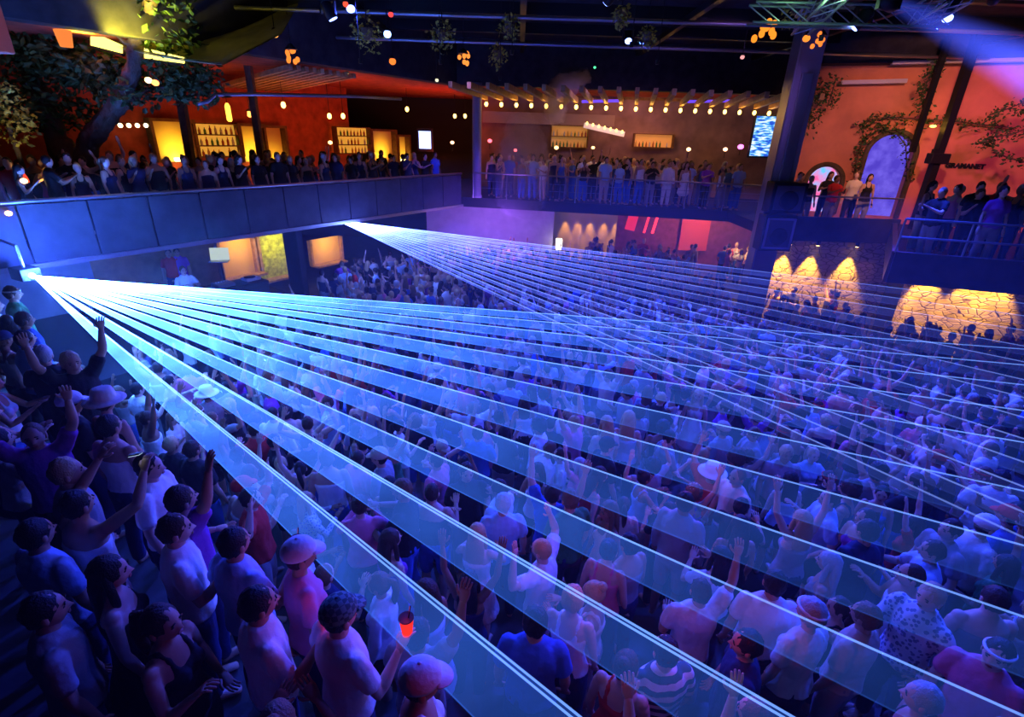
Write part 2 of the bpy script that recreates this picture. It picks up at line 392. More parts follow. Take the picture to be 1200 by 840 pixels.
def person(loc, yaw, label, sex='m', pose='down', top='tee', topc='white', bottom='trousers', botc='navy', hair='short', hairc='brown', skin=0, hat=None, hatc='white', scale=1.0, group=None, lean=0):
    name = 'person'
    me = cached('body_%s_%s' % (sex, pose), body_mesh, sex, pose, slots=3)
    o = bpy.data.objects.new(name, me); C.objects.link(o); o.material_slots[0].link = 'OBJECT'; o.material_slots[0].material = SKIN[skin]
    o.location = loc; o.rotation_euler = (lean, 0, yaw); o.scale = (scale,)*3
    tag(o, label, 'person', group)
    cm = CLOTHM[topc] if topc in CLOTHM else CLOTHM['white']
    if top == 'tee': part('shirt', cached('shirt_%s_%s' % (sex, pose), shirt_mesh, sex, pose), cm, o)
    elif top == 'shirt': part('shirt', cached('longshirt_%s_%s' % (sex, pose), longshirt_mesh, sex, pose), cm, o)
    elif top == 'tank': part('tank_top', cached('tank_'+sex, tank_mesh, sex), cm, o)
    elif top == 'dress': part('dress', cached('dress', dress_mesh), cm, o)
    if top != 'dress':
        part('shorts' if bottom == 'shorts' else 'trousers', cached(bottom+'_'+sex, trousers_mesh, sex, bottom == 'shorts'), CLOTHM[botc], o)
    if hair and not (hat == 'cap' and hair == 'short'): part('hair', cached('hair_'+hair, hair_mesh, hair), HAIRM[hairc], o)
    elif hair: part('hair', cached('hair_shaved', hair_mesh, 'shaved'), HAIRM[hairc], o)
    if hat == 'cap': part('cap', cached('cap', cap_mesh), CLOTHM[hatc], o)
    elif hat == 'sunhat': part('sun_hat', cached('sunhat', sunhat_mesh), CLOTHM[hatc], o)
    elif hat == 'band': part('headband', cached('band', bandana), CLOTHM[hatc], o)
    return o
# ------------------------------------------------------------ the building
LD = Vector((.53, .848, 0)); LN = Vector((-.848, .53, 0))        # along and behind the front of the left balcony
L0 = Vector((-9.3, 12.2, 0))
def Lp(t, off=0, z=0): p = L0+LD*t+LN*off; return Vector((p.x, p.y, z))
def Lpx(px, py, off): return at_plane(px, py, Lp(0, off), LN)
ZB = 3.7
M_dark = mat('dark_paint', (.02, .02, .025), .7, bump=.1); M_black = mat('black_metal', (.012, .012, .014), .45)
M_conc = mat('floor_concrete', (.05, .05, .055), .6, bump=.2, bscale=6, var=.3)
M_ceil = mat('ceiling_black', (.030, .028, .034), .8, bump=.3, bscale=5, var=.4)
M_stucco = mat('orange_stucco', (.62, .22, .12), .85, bump=.25, bscale=12, var=.18, vscale=1.2)
M_plaster = mat('plaster_pale', (.55, .50, .50), .8, bump=.15, bscale=10, var=.1)
M_red = mat('red_wall', (.42, .07, .03), .8, bump=.25, bscale=8, var=.3)
M_wood = mat('timber', (.16, .08, .035), .7, bump=.3, bscale=18, var=.3, vscale=6)
M_woodl = mat('timber_pale', (.45, .26, .11), .6, bump=.3, bscale=18, var=.3, vscale=6)
M_steel = mat('steel', (.35, .35, .38), .35, metal=.8)
M_fascia = mat('fascia_panel', (.05, .05, .07), .45, bump=.1, bscale=8, var=.25)
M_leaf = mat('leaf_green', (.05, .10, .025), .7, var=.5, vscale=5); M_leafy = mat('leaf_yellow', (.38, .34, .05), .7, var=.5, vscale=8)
M_bark = mat('bark', (.10, .07, .045), .9, bump=.9, bscale=14, var=.35)
def stone(name, c1, c2, sc):
    m = mat(name, c1, .9); nt = m.node_tree; N = nt.nodes; L = nt.links; tc = N.new('ShaderNodeTexCoord'); v = N.new('ShaderNodeTexVoronoi'); v.feature = 'DISTANCE_TO_EDGE'; v.inputs['Scale'].default_value = sc
    mp = N.new('ShaderNodeMapping'); mp.inputs['Scale'].default_value = (1, 1, 2.2)
    n = N.new('ShaderNodeTexNoise'); n.inputs['Scale'].default_value = 7; r = N.new('ShaderNodeValToRGB'); r.color_ramp.elements[0].color = (*c2, 1); r.color_ramp.elements[1].color = (*c1, 1); r.color_ramp.elements[1].position = .09
    bp = N.new('ShaderNodeBump'); bp.inputs['Strength'].default_value = .9; bp.inputs['Distance'].default_value = .06
    L.new(tc.outputs['Object'], mp.inputs[0]); L.new(mp.outputs[0], v.inputs['Vector']); L.new(v.outputs['Distance'], r.inputs['Fac']); L.new(r.outputs['Color'], N['Principled BSDF'].inputs['Base Color'])
    L.new(r.outputs['Color'], bp.inputs['Height']); L.new(bp.outputs['Normal'], N['Principled BSDF'].inputs['Normal']); return m
M_stone = stone('rubble_stone', (.50, .38, .24), (.12, .08, .05), 3.5)

struct(MB().box((0, 14, -.1), (70, 48, .2)).obj('floor', M_conc))
S1 = at_z(38, 323, 3.4); S2 = at_z(395, 258, 3.3)
PE = at_z(660, 840, 3.4)
EDGE_D = Vector((PE.x-S1.x, PE.y-S1.y, 0)).normalized(); EDGE_N = Vector((EDGE_D.y, -EDGE_D.x, 0))     # + : platform side
if EDGE_N.dot(Vector((-8, 2, 0))-Vector((S1.x, S1.y, 0))) < 0: EDGE_N = -EDGE_N
def plat(x, y): return EDGE_N.dot(Vector((x-S1.x, y-S1.y, 0)))
TIERS = [(3.2, 1.3), (4.4, 1.0), (5.6, .75), (7.0, .5), (9.0, .25)]
def floor_z(x, y):
    if plat(x, y) > .25 and y < 8.2: return 2.0
    for yy, z in TIERS:
        if y < yy: return z
    return 0.0
y0 = -6
for yy, z in TIERS:
    struct(MB().box((0, (y0+yy)/2, z/2), (50, yy-y0, z)).obj('floor_terrace', M_conc)); y0 = yy
a = Vector((S1.x, S1.y, 0))+EDGE_N*.25; b = a+EDGE_D*18
t8 = (8.2-a.y)/EDGE_D.y; c = a+EDGE_D*t8
struct(MB().prism([(c.x, c.y), (b.x, b.y), (b.x-14, b.y), (-22, -6), (-22, 8.2)], 0.0, 2.0).obj('floor_terrace', M_conc))

# main ceiling and outer walls
struct(MB().box((0, 11, 9.75), (70, 42, .3)).obj('ceiling', M_ceil))
struct(MB().box((0, 33.2, 4.8), (70, .4, 9.8)).obj('wall_back', M_dark))
struct(MB().box((-30, 14, 4.8), (.4, 44, 9.8)).obj('wall_left', M_dark))
struct(MB().box((30, 14, 4.8), (.4, 44, 9.8)).obj('wall_right', M_dark))
struct(MB().box((0, -8, 4.8), (70, .4, 9.8)).obj('wall_front', M_dark))
# ceiling beams and service pipes
for i, y in enumerate((11.5, 14.2, 17, 19.8)):
    struct(MB().box((2, y, 9.45), (46, .22, .3)).obj('ceiling_beam', M_black))
for i, x in enumerate((-9, -4.5, 0, 4.5, 9, 14)):
    struct(MB().box((x, 15, 9.25), (.16, 17, .16)).obj('ceiling_beam', M_black))
for i, (y, z) in enumerate(((12.6, 9.1), (15.5, 9.0), (18.2, 8.8))):
    o = MB().tube([(-16, y, z), (0, y+.1, z), (22, y, z)], .05, 10).obj('ceiling_pipe', M_steel, smooth=True); struct(o)
# roof edge over the upper floor: one long fascia behind, one over the left balcony
struct(MB().box((4.2, 23.3, 8.85), (13.5, .5, 1.7)).obj('ceiling_fascia', M_ceil))
q0 = Lp(-16, .4); q1 = Lp(14.0, .4)
struct(MB().beam((q0.x, q0.y, 8.85), (q1.x, q1.y, 8.85), .5, 1.7).obj('ceiling_fascia', M_ceil))
struct(MB().prism([tuple(Lp(-16, .4)[:2]), tuple(Lp(14, .4)[:2]), (10.5, 23.3), (10.5, 33), (-30, 33), (-30, 8)], 8.05, 8.2).obj('ceiling_upper_room', M_red))

# balcony slabs
struct(MB().prism([tuple(Lp(-14)[:2]), tuple(Lp(12.9)[:2]), (9.9, 20.9), (12, 21), (12, 33), (-29.8, 33), (-29.8, 4)], 3.3, ZB).obj('floor_balcony', M_dark))
lp = MB()
for i in range(22):      # panelled parapet of the left balcony
    a = Lp(-14+i*1.22+.02, -.06); b = Lp(-14+(i+1)*1.22-.02, -.06)
    lp.beam((a.x, a.y, 4.0), (b.x, b.y, 4.0), .08, 1.2)
t = thing('balcony_parapet', 'long dark panelled parapet along the front of the upper balcony behind both lasers', 'parapet', Lp(-1, -.06, 3.4))
def under(o, root):
    o.parent = root; o.matrix_parent_inverse = root.matrix_basis.inverted(); return o
under(lp.obj('panel', M_fascia), t)
a = Lp(-14, -.06, 4.66); b = Lp(12.9, -.06, 4.66)
under(MB().tube([a, b], .045, 10).obj('handrail', M_steel, smooth=True), t)
under(MB().beam(Lp(-14, -.1, 3.36), Lp(12.9, -.1, 3.36), .12, .1).obj('lower_rail', M_steel), t)

# back balcony rail (thin, the people show through)
BA = Vector((-1.9, 22.95, 0)); BB = Vector((9.6, 20.95, 0)); bd = (BB-BA)
t = thing('balcony_railing', 'thin open metal railing of the back balcony beside the tall pillar', 'railing', (BA.x, BA.y, ZB))
r_ = MB()
for zz in (4.12, 4.4): r_.tube([BA+Vector((0, 0, zz)), BB+Vector((0, 0, zz))], .008, 6)
under(r_.obj('wire', M_steel), t); under(MB().tube([BA+Vector((0, 0, 4.72)), BB+Vector((0, 0, 4.72))], .03, 8).obj('handrail', M_steel), t)
for i in range(9):
    p = BA+bd*(i/8); under(MB().tube([(p.x, p.y, ZB), (p.x, p.y, 4.72)], .02, 8).obj('post', M_steel), t)

# right balcony
struct(MB().prism([(8.3, 16.9), (24, 16.9), (24, 21.5), (8.4, 21.5)], 3.35, ZB).prism([(12.1, 16.9), (8.8, 11.95), (11.35, 11.2), (24, 7.8), (29.8, 7.8), (29.8, 16.9)], 3.35, ZB).obj('floor_balcony_right', M_dark))
t = thing('balcony_parapet', 'purple-lit solid parapet of the nearer balcony below the orange wall', 'parapet', (11.35, 11.2, 3.3))
under(MB().beam((8.75, 11.92, 3.66), (11.35, 11.17, 3.66), .12, .72).beam((11.35, 11.17, 3.66), (24, 7.75, 3.66), .12, .72).obj('panel', M_fascia), t)
under(MB().beam((8.75, 11.92, 3.66), (12.1, 16.9, 3.66), .12, .72).obj('side_panel', M_fascia), t)
for zz in (4.35, 4.75): under(MB().tube([(8.75, 11.92, zz), (11.35, 11.17, zz), (24, 7.75, zz)], .025, 8).obj('rail', M_steel), t)
for i in range(12):
    p = Vector((8.75, 11.92, 0)).lerp(Vector((24, 7.75, 0)), i/11); p = Vector((8.75+i*1.25, 0, 0)); p.y = 11.92-(p.x-8.75)*.288 if p.x < 11.35 else 11.17-(p.x-11.35)*.27
    under(MB().tube([(p.x, p.y, 4.0), (p.x, p.y, 4.75)], .022, 8).obj('post', M_steel), t)
t = thing('balcony_parapet', 'dark parapet of the recessed balcony above the stone wall', 'parapet', (9, 16.85, 3.4))
under(MB().box((10.5, 16.85, 3.75), (3.4, .1, .75)).obj('panel', M_fascia), t); under(MB().tube([(8.8, 16.85, 4.75), (12.1, 16.85, 4.75)], .025, 8).obj('handrail', M_steel), t)

# orange wall behind the right balcony, with its arched openings
WA = Vector((9.7, 20.6, 0)); WB = Vector((21.5, 16.2, 0)); WD = (WB-WA).normalized(); WN = Vector((WD.y, -WD.x, 0))   # WN faces the room
if WN.y > 0: WN = -WN
wl = (WB-WA).length
def W(px, py, off=0): return at_plane(px, py, WA+WN*off, WN)
def Ws(p): return (p-WA).dot(WD)
wall = MB(); holes = []
def arch_poly(s0, s1, z0, zt, n=14):
    r = (s1-s0)/2; pts = [(s0, z0), (s1, z0)]
    for i in range(n+1):
        a = PI*i/n; pts.append(((s0+s1)/2+r*math.cos(a), zt-r+r*math.sin(a)*1.0))
    return pts
def wall_with_arches(name, origin, d, nrm, L, z0, z1, arches, m, thick=.45):
    """a solid wall with arched openings cut through it"""
    bm = bmesh.new()
    def V(s, z, o): return bm.verts.new(origin+d*s+Vector((0, 0, z))-nrm*o)
    outer = [(0, z0), (L, z0), (L, z1), (0, z1)]
    for o in (0, thick):
        E = []
        for poly in [outer]+arches:
            vs = [V(s, z, o) for s, z in poly]; E += [bm.edges.new((vs[i], vs[(i+1) % len(vs)])) for i in range(len(vs))]
        bmesh.ops.triangle_fill(bm, edges=E, use_beauty=True, normal=nrm)
    for poly in [outer]+arches:
        k = len(poly)
        for i in range(k):
            (s, z), (s2, z2) = poly[i], poly[(i+1) % k]; bm.faces.new((V(s, z, 0), V(s2, z2, 0), V(s2, z2, thick), V(s, z, thick)))
    bmesh.ops.remove_doubles(bm, verts=bm.verts, dist=1e-4)
    me = bpy.data.meshes.new(name); bm.to_mesh(me); bm.free(); me.materials.append(m)
    o = bpy.data.objects.new(name, me); C.objects.link(o); return struct(o)
A1 = (Ws(W(947, 212)), Ws(W(984, 212)), 3.9, W(966, 195).z)
A2 = (Ws(W(1008, 212)), Ws(W(1060, 212)), 3.9, W(1036, 157).z)
WS0 = Ws(W(945, 190))-.5
wall_with_arches('wall_orange', WA+WD*WS0, WD, WN, wl+8-WS0, 3.3, 8.75, [arch_poly(a[0]-WS0, a[1]-WS0, a[2], a[3]) for a in (A1, A2)], M_stucco)
# lintel line, roof edge above it
struct(MB().beam(WA+WN*.2+Vector((0, 0, 9.2)), WB+WD*8+WN*.2+Vector((0, 0, 9.2)), .8, .95).obj('ceiling_fascia', M_ceil))
# bright rooms behind the arches: a lavender backlit panel and a pink and blue screen
for (a, nm, col, lab, st) in ((A2, 'window_1', (.16, .10, .9), None, .9), (A1, 'window_2', (.75, .18, .45), None, 1.3)):
    c0 = WA+WD*((a[0]+a[1])/2)-WN*.40; w = a[1]-a[0]
    m = glow(nm+'_glow', col, st); nt = m.node_tree; tc = nt.nodes.new('ShaderNodeTexCoord'); n = nt.nodes.new('ShaderNodeTexNoise'); n.inputs['Scale'].default_value = 2.4; n.inputs['Detail'].default_value = 4
    r = nt.nodes.new('ShaderNodeValToRGB'); r.color_ramp.elements[0].position = .38; r.color_ramp.elements[1].position = .62
    if nm == 'window_1': r.color_ramp.elements[0].color = (.10, .06, .66, 1); r.color_ramp.elements[1].color = (.19, .13, .9, 1)
    else: r.color_ramp.elements[0].color = (.9, .12, .35, 1); r.color_ramp.elements[1].color = (.12, .5, .95, 1)
    nt.links.new(tc.outputs['Object'], n.inputs['Vector']); nt.links.new(n.outputs['Fac'], r.inputs['Fac']); nt.links.new(r.outputs[0], nt.nodes['Emission'].inputs['Color'])
    R3 = Matrix((WD, -WN, Vector((0, 0, 1)))).transposed()
    mb = MB(); P = arch_poly(-w/2, w/2, 0, a[3]-a[2]); k = len(P)
    mb.add([R3@Vector((s, o, z)) for o in (0, .03) for s, z in P], [tuple(range(k)), tuple(range(k, 2*k))[::-1]]+[(i, (i+1) % k, k+(i+1) % k, k+i) for i in range(k)])
    o = mb.obj(nm, m, loc=c0+Vector((0, 0, a[2]))); struct(o)
    fr = MB(); n = 18; rr = w/2+.08
    pts = [(-rr, 0)]+[(-rr*math.cos(PI*i/n), (a[3]-a[2]-w/2)+rr*math.sin(PI*i/n)) for i in range(n+1)]+[(rr, 0)]
    fr.tube([WA+WD*((a[0]+a[1])/2+s)+WN*.03+Vector((0, 0, a[2]+z)) for s, z in pts], .09, 8); struct(fr.obj('trim_1', M_bark))
# leaning steel posts in front of the wall
def leaner(p0, p1, lab, w=.16):
    t = thing('steel_post', lab, 'post', p1); mb = MB().beam(p0, p1, w, w); under(mb.obj('shaft', M_black), t); return t
PX = lambda px, py, off: W(px, py, off)
def on_balc(px, py, off):  # foot of a post that stands on the balcony
    p = W(px, py, off); return p
pa = W(1139, 62, 1.2); pb = Vector((pa.x, pa.y, ZB)); t = leaner((pa.x, pa.y, 9.5), pb, 'tall dark post with a clamp, standing beside the black lettering', .22)
q = W(1101, 186, 1.25); under(MB().box((pa.x, pa.y-.05, q.z), (.6, .3, .32), bev=.03).box((pa.x-.2, pa.y-.1, q.z+.22), (.12, .14, .12)).obj('clamp', M_black), t)
lb = light('POINT', (pa.x-.35, pa.y+.3, W(1105, 148, 1.2).z), (1, .45, .05), 18, .05); under(lb, t)
under(MB().ell((pa.x-.3, pa.y+.2, W(1105, 148, 1.2).z), (.09, .09, .04)).obj('lamp', glow('amber_lamp', (1, .5, .08), 6)), t)
pc = W(1099, 85, 1.5); leaner((pc.x, pc.y, 9.3), (pc.x-.02, pc.y, 6.1), 'short dark post covered with hanging ivy beside the arch', .14)
# black letters on the orange wall
tx = bpy.data.curves.new('wall_lettering', 'FONT'); tx.body = 'GRAMANET'; tx.size = .42; tx.extrude = .02; tx.offset = .028; tx.align_x = 'CENTER'
to = bpy.data.objects.new('wall_lettering', tx); C.objects.link(to); lc = W(1130, 197, .03); to.location = lc
to.rotation_euler = Matrix((WD, Vector((0, 0, 1)), WN)).transposed().to_euler(); tx.materials.append(M_black)
tw = (W(1153, 197)-W(1106, 197)).length
bpy.context.view_layer.update(); to.scale = (tw/max(.1, to.dimensions.x),)*2+(1,)
bpy.context.view_layer.update(); me_ = bpy.data.meshes.new_from_object(to.evaluated_get(bpy.context.evaluated_depsgraph_get())); mw = to.matrix_world.copy(); bpy.data.objects.remove(to)
to = bpy.data.objects.new('wall_lettering', me_); C.objects.link(to); to.matrix_world = mw; tag(to, 'black sign lettering fixed on the orange wall', 'sign')

# stone wall under the recessed balcony with three down-lights, second stretch further along
SW0 = at_z(893, 300, 3.3); 
struct(MB().box((10.6, 17.6, 1.65), (4.4, .5, 3.3)).obj('wall_stone', M_stone))
struct(MB().box((17.0, 14.6, 1.68), (9.6, .5, 3.34), rot=math.radians(-15)).obj('wall_stone_right', M_stone))
def downlight(p, out, pw, lab, col=(1, .50, .06), spot=46, grp='warm downlights over the stone wall', aim=None):
    t = thing('wall_downlight', lab, 'lamp', p, 0, grp)
    MB().lathe([(.05, 0), (.06, .02), (.06, .14), (.02, .16)], (0, 0, 0), 12).obj('housing', M_black, t, True)
    MB().lathe([(.045, -.01), (.045, .005)], (0, 0, 0), 12).obj('bulb', glow('bulb_warm', (1, .62, .18), 14), t)
    l = light('SPOT', (0, 0, -.03), col, pw, .03, spot=spot, blend=.6, parent=t)
    d = Vector(aim)-Vector(p) if aim is not None else Vector((0, 0, -1))-Vector(out)*.12
    l.rotation_euler = d.to_track_quat('-Z', 'Y').to_euler(); return t
for px, lab in ((925, 'downlight above the stone wall nearest the tall pillar'), (958, 'middle downlight above the stone wall'), (1004, 'downlight above the stone wall beside its broken edge')):
    p = at_y(px, 290, 17.12); p.z = 3.18; downlight(p, (0, -.3, 0), 800, lab, spot=58)
for px, lab in ((1052, 'downlight under the near balcony closest to the stone corner'), (1088, 'middle downlight under the near balcony'), (1140, 'downlight under the near balcony furthest from the stone corner'), (1176, 'downlight under the near balcony at the picture edge')):
    n = Vector((math.sin(math.radians(-15)), -math.cos(math.radians(-15)), 0)); p = at_plane(px, 345, Vector((17.0, 14.6, 0))+n*.5, n); p.z = 3.1; downlight(p, (0, -.3, 0), 800, lab, spot=64)
# the tall pillar with its loudspeakers
t = thing('pillar', 'tall grey square pillar rising out of the crowd to the roof', 'pillar', (7.82, 16.3, 0))
M_pill = mat('pillar_grey', (.24, .22, .26), .6, bump=.1)
MB().box((0, 0, 4.85), (.66, .5, 9.7), bev=.02).obj('shaft', M_pill, t)
MB().box((0, -.28, 6.5), (.3, .06, 3.0), bev=.01).obj('cable_cover', M_steel, t)
MB().box((-.34, 0, 4.85), (.05, .5, 9.7)).obj('edge_strip', M_steel, t)
def speaker(p, w, h, d, lab, ring=True):
    t = thing('loudspeaker', lab, 'loudspeaker', p); MB().box((0, 0, h/2), (w, d, h), bev=.03).obj('cabinet', M_black, t)
    MB().box((0, -d/2-.01, h/2), (w*.8, .03, h*.8), bev=.01).obj('grille', mat('grille', (.10, .10, .16), .5, bump=.8, bscale=80), t)
    mb = MB()
    for rr, zz in ((w*.27, h*.42),): mb.lathe([(rr, 0), (rr, .03), (rr*.8, .03), (rr*.3, -.0), (.01, -.01)], (0, -d/2-.03, zz), 20, rot=Matrix.Rotation(PI/2, 3, 'X'))
    mb.obj('cone', M_dark, t, True)
    if ring:
        fr = MB()
        for dx, dz, fw, fh in ((0, h*.9, w*.86, .06), (0, h*.1, w*.86, .06), (-w*.41, h/2, .06, h*.84), (w*.41, h/2, .06, h*.84)): fr.box((dx, -d/2-.035, dz), (fw, .03, fh))
        fr.obj('frame', mat('pale_frame', (.35, .35, .55), .5), t)
    return t
speaker((7.78, 15.76, 3.25), .95, 1.05, .5, 'lower square loudspeaker hung on the tall pillar, with a pale frame')
speaker((7.84, 15.76, 4.36), 1.0, .85, .5, 'upper dark loudspeaker hung on the tall pillar', False)
t = thing('pillar', 'slim dark column at the joint of the two upper balconies', 'pillar', (-1.75, 23.1, ZB)); MB().lathe([(.22, 0), (.22, .1), (.19, .12), (.19, 4.2), (.22, 4.25), (.22, 4.4)], n=16).obj('shaft', M_pill, t, True)

# ---------------- upper floor, back rooms (bars)
def upwall(name, a, b, z0, z1, m, th=.3):
    return struct(MB().beam((a[0], a[1], (z0+z1)/2), (b[0], b[1], (z0+z1)/2), th, z1-z0).obj(name, m))
M_mauve = mat('mauve_wall', (.22, .14, .14), .8, var=.3, vscale=1.5)
upwall('wall_upper_back', (-2.2, 28.6), (12.5, 26.2), ZB, 8.05, M_mauve)
upwall('wall_upper_left', Lp(-14, 7.5), Lp(13.5, 7.5), ZB, 8.05, M_red)
# rafters with bulbs above the back balcony
bulb_m = glow('bulb_hot', (1, .60, .12), 7)
n = 21; k = 0
for i in range(n):
    px = 570+i*17.4; p = at_y(px, 133-(i/20)*0+max(0, (px-700))*-.02, 24.2); p.z = 7.42
    r0 = Vector((p.x, 24.1, 7.52)); r1 = Vector((p.x-.95, 19.5, 7.72))
    t = thing('rafter', 'sloping timber rafter with one bare bulb over the back balcony', 'rafter', r0, 0, 'bulb-lit rafters over the back balcony')
    MB().beam((0, 0, .12), r1-r0+Vector((0, 0, -.0)), .14, .2).obj('timber', M_woodl, t)
    MB().lathe([(.02, .0), (.035, -.03), (.03, -.08)], (0, -.02, .02), 8).obj('socket', M_black, t)
    MB().ell((0, -.02, -.13), (.075, .075, .095), 10, 8).obj('bulb', bulb_m, t, True)
    light('POINT', (-.12, -.5, -.16), (1, .50, .08), 9, .06, parent=t)
t = thing('light_beam_rail', 'long timber rail carrying the row of bulbs over the back balcony', 'rail', (-1.4, 24.1, 7.72)); MB().box((5.7, .16, .07), (12.4, .12, .1)).obj('timber', M_wood, t)
struct(MB().box((4.3, 27.4, 7.0), (12.2, .12, .5)).obj('wall_bulkhead', mat('bulkhead', (.30, .22, .22), .7)))
# violet neon strips on the fascia behind the bulbs
for a, b, lab in ((682, 728, 'violet neon strip behind the bulbs beside the smoke'), (806, 862, 'violet neon strip behind the bulbs beside the tall pillar')):
    p = at_y(a, 119, 24.0); q = at_y(b, 118, 24.0); tag(MB().tube([p, q], .05, 8).obj('neon_strip', glow('violet_neon', (.12, .05, .9), 1.6)), lab, 'lamp')
# bar: shelves of bottles, menu board, counter lamps
random.seed(5)
def shelf_unit(px0, px1, pyt, pyb, y, lab, nsh=3, glowc=(1, .45, .06), gs=1.0):
    p = at_y(px0, pyb, y); q = at_y(px1, pyt, y); w = q.x-p.x; z0 = p.z; z1 = q.z
    t = thing('bar_shelves', lab, 'shelves', ((p.x+q.x)/2, y, z0)); h = z1-z0
    MB().box((0, .22, h/2), (w, .04, h)).obj('back_panel', mat('amber_panel_%.2f' % gs, (.7, .4, .1), .5, emit=glowc, estr=gs), t)
    for i in range(nsh+1): MB().box((0, .05, h*i/nsh), (w, .34, .035)).obj('shelf', M_wood, t)
    for sx in (-1, 1): MB().box((sx*w/2, .05, h/2), (.05, .34, h)).obj('side_panel', M_wood, t)
    return t, w, h, z0
def bottles(px0, px1, pyt, pyb, y, lab, nsh=3, **k):
    t, w, h, z0 = shelf_unit(px0, px1, pyt, pyb, y, lab, nsh, **k)
    cols = [(.4, .1, .02), (.05, .2, .05), (.6, .35, .1), (.5, .5, .5), (.3, .02, .02)]
    nb = int(w/.17); bm_ = None; hh = h/nsh
    pro = {}
    for r in range(nsh):
        for i in range(nb):
            if random.random() < .15: continue
            c = random.randrange(5); s = min(.26, hh*.72)*random.uniform(.8, 1.1)
            if c not in pro:
                me = MB().lathe([(.036, 0), (.038, .02), (.038, .6*.3), (.014, .8*.3), (.014, .3)], n=10).mesh('bottle', [mat('bottle_%d' % c, cols[c], .15, spec=.6)], True); pro[c] = me
            o = bpy.data.objects.new('bottle', pro[c]); C.objects.link(o); o.location = (t.location.x-w/2+(i+.7)*w/(nb+.4), y, z0+hh*r+.0195); o.scale = (1, 1, s/.3)
            tag(o, 'small bottle standing on the '+lab.split(',')[0], 'bottle', 'bottles on the '+lab.split(',')[0])
bottles(742, 790, 158, 172, 26.6, 'low lit bar shelf in the back room', 1, glowc=(1, .35, .08), gs=.4)
bottles(645, 690, 148, 172, 27.3, 'amber bar shelves behind the smoke', 2, glowc=(1, .45, .1), gs=.22)
# slanted lit menu board hung in the back room
p = at_y(708, 152, 25.5); t = thing('menu_board', 'slanted pale board with a row of small lamps in the back bar', 'board', p, 0)
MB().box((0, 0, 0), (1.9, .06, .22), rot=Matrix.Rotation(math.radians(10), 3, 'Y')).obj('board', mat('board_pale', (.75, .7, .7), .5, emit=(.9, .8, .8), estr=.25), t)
for i in range(7): MB().ell((-.8+i*.27, -.05, .24-i*.05), (.045, .045, .07), 8, 6).obj('bulb', glow('bulb_small', (1, .6, .12), 5), t, True)
# blue-white screen beside the pillar
p = at_y(898, 160, 24.6); t = thing('wall_screen', 'bright blue and white video screen beside the tall pillar', 'screen', p)
sm = glow('screen_blue', (.3, .6, 1), 1.2); nt = sm.node_tree; tc = nt.nodes.new('ShaderNodeTexCoord'); w_ = nt.nodes.new('ShaderNodeTexNoise'); mp = nt.nodes.new('ShaderNodeMapping'); mp.inputs['Scale'].default_value = (1.3, 1, 6); w_.inputs['Scale'].default_value = 2.2
r = nt.nodes.new('ShaderNodeValToRGB'); r.color_ramp.elements[0].color = (.02, .08, .6, 1); r.color_ramp.elements[0].position = .42; r.color_ramp.elements[1].color = (.75, .85, 1, 1); r.color_ramp.elements[1].position = .6
e = r.color_ramp.elements.new(.5); e.color = (.1, .5, 1, 1)
nt.links.new(tc.outputs['Object'], mp.inputs[0]); nt.links.new(mp.outputs[0], w_.inputs['Vector']); nt.links.new(w_.outputs['Fac'], r.inputs['Fac']); nt.links.new(r.outputs[0], nt.nodes['Emission'].inputs['Color'])
MB().box((0, 0, 0), (1.15, .06, 1.6)).obj('display', sm, t); MB().box((0, .06, 0), (1.3, .08, 1.75)).obj('frame', M_black, t)
for px, py, c, s, lab in ((898, 138, (1, .4, .05), .16, 'round amber lamp above the blue screen'), (695, 173, (1, .6, .2), .08, 'small warm table lamp behind the smoke'), (652, 173, (1, .6, .2), .1, 'low round table lamp behind the smoke'),
                          (807, 175, (1, .7, .3), .1, 'warm counter lamp in the back bar'), (850, 175, (1, .6, .3), .1, 'orange counter lamp in the back bar near the pink one'), (868, 172, (1, .15, .8), .13, 'pink lamp on the back bar counter'),
                          (387, 167, (1, .7, .2), .1, 'small yellow lamp in the red room'), (530, 167, (1, .5, .25), .09, 'small peach lamp between the screen and the slim column'), (574, 165, (1, .1, .15), .1, 'upper small red lamp in the smoke'), (604, 176, (1, .1, .12), .08, 'lower small red lamp in the smoke')):
    p = at_y(px, py, 25.2); t = thing('counter_lamp', lab, 'lamp', p)
    MB().ell((0, 0, 0), (s, s, s*.8), 12, 8).obj('shade', glow('lamp_%d' % px, c, 4), t, True); MB().lathe([(.05, -.35), (.015, -.33), (.015, -s*.6)], n=8).obj('stem', M_black, t)
p = at_y(498, 164, 26.0); t = thing('wall_screen', 'small bright blue-white screen in the red room', 'screen', p); MB().box((0, 0, 0), (.55, .06, .75)).obj('display', glow('screen_small', (.35, .45, 1), 3.5), t); MB().box((0, .05, 0), (.75, .06, 1.0)).obj('frame', M_black, t)

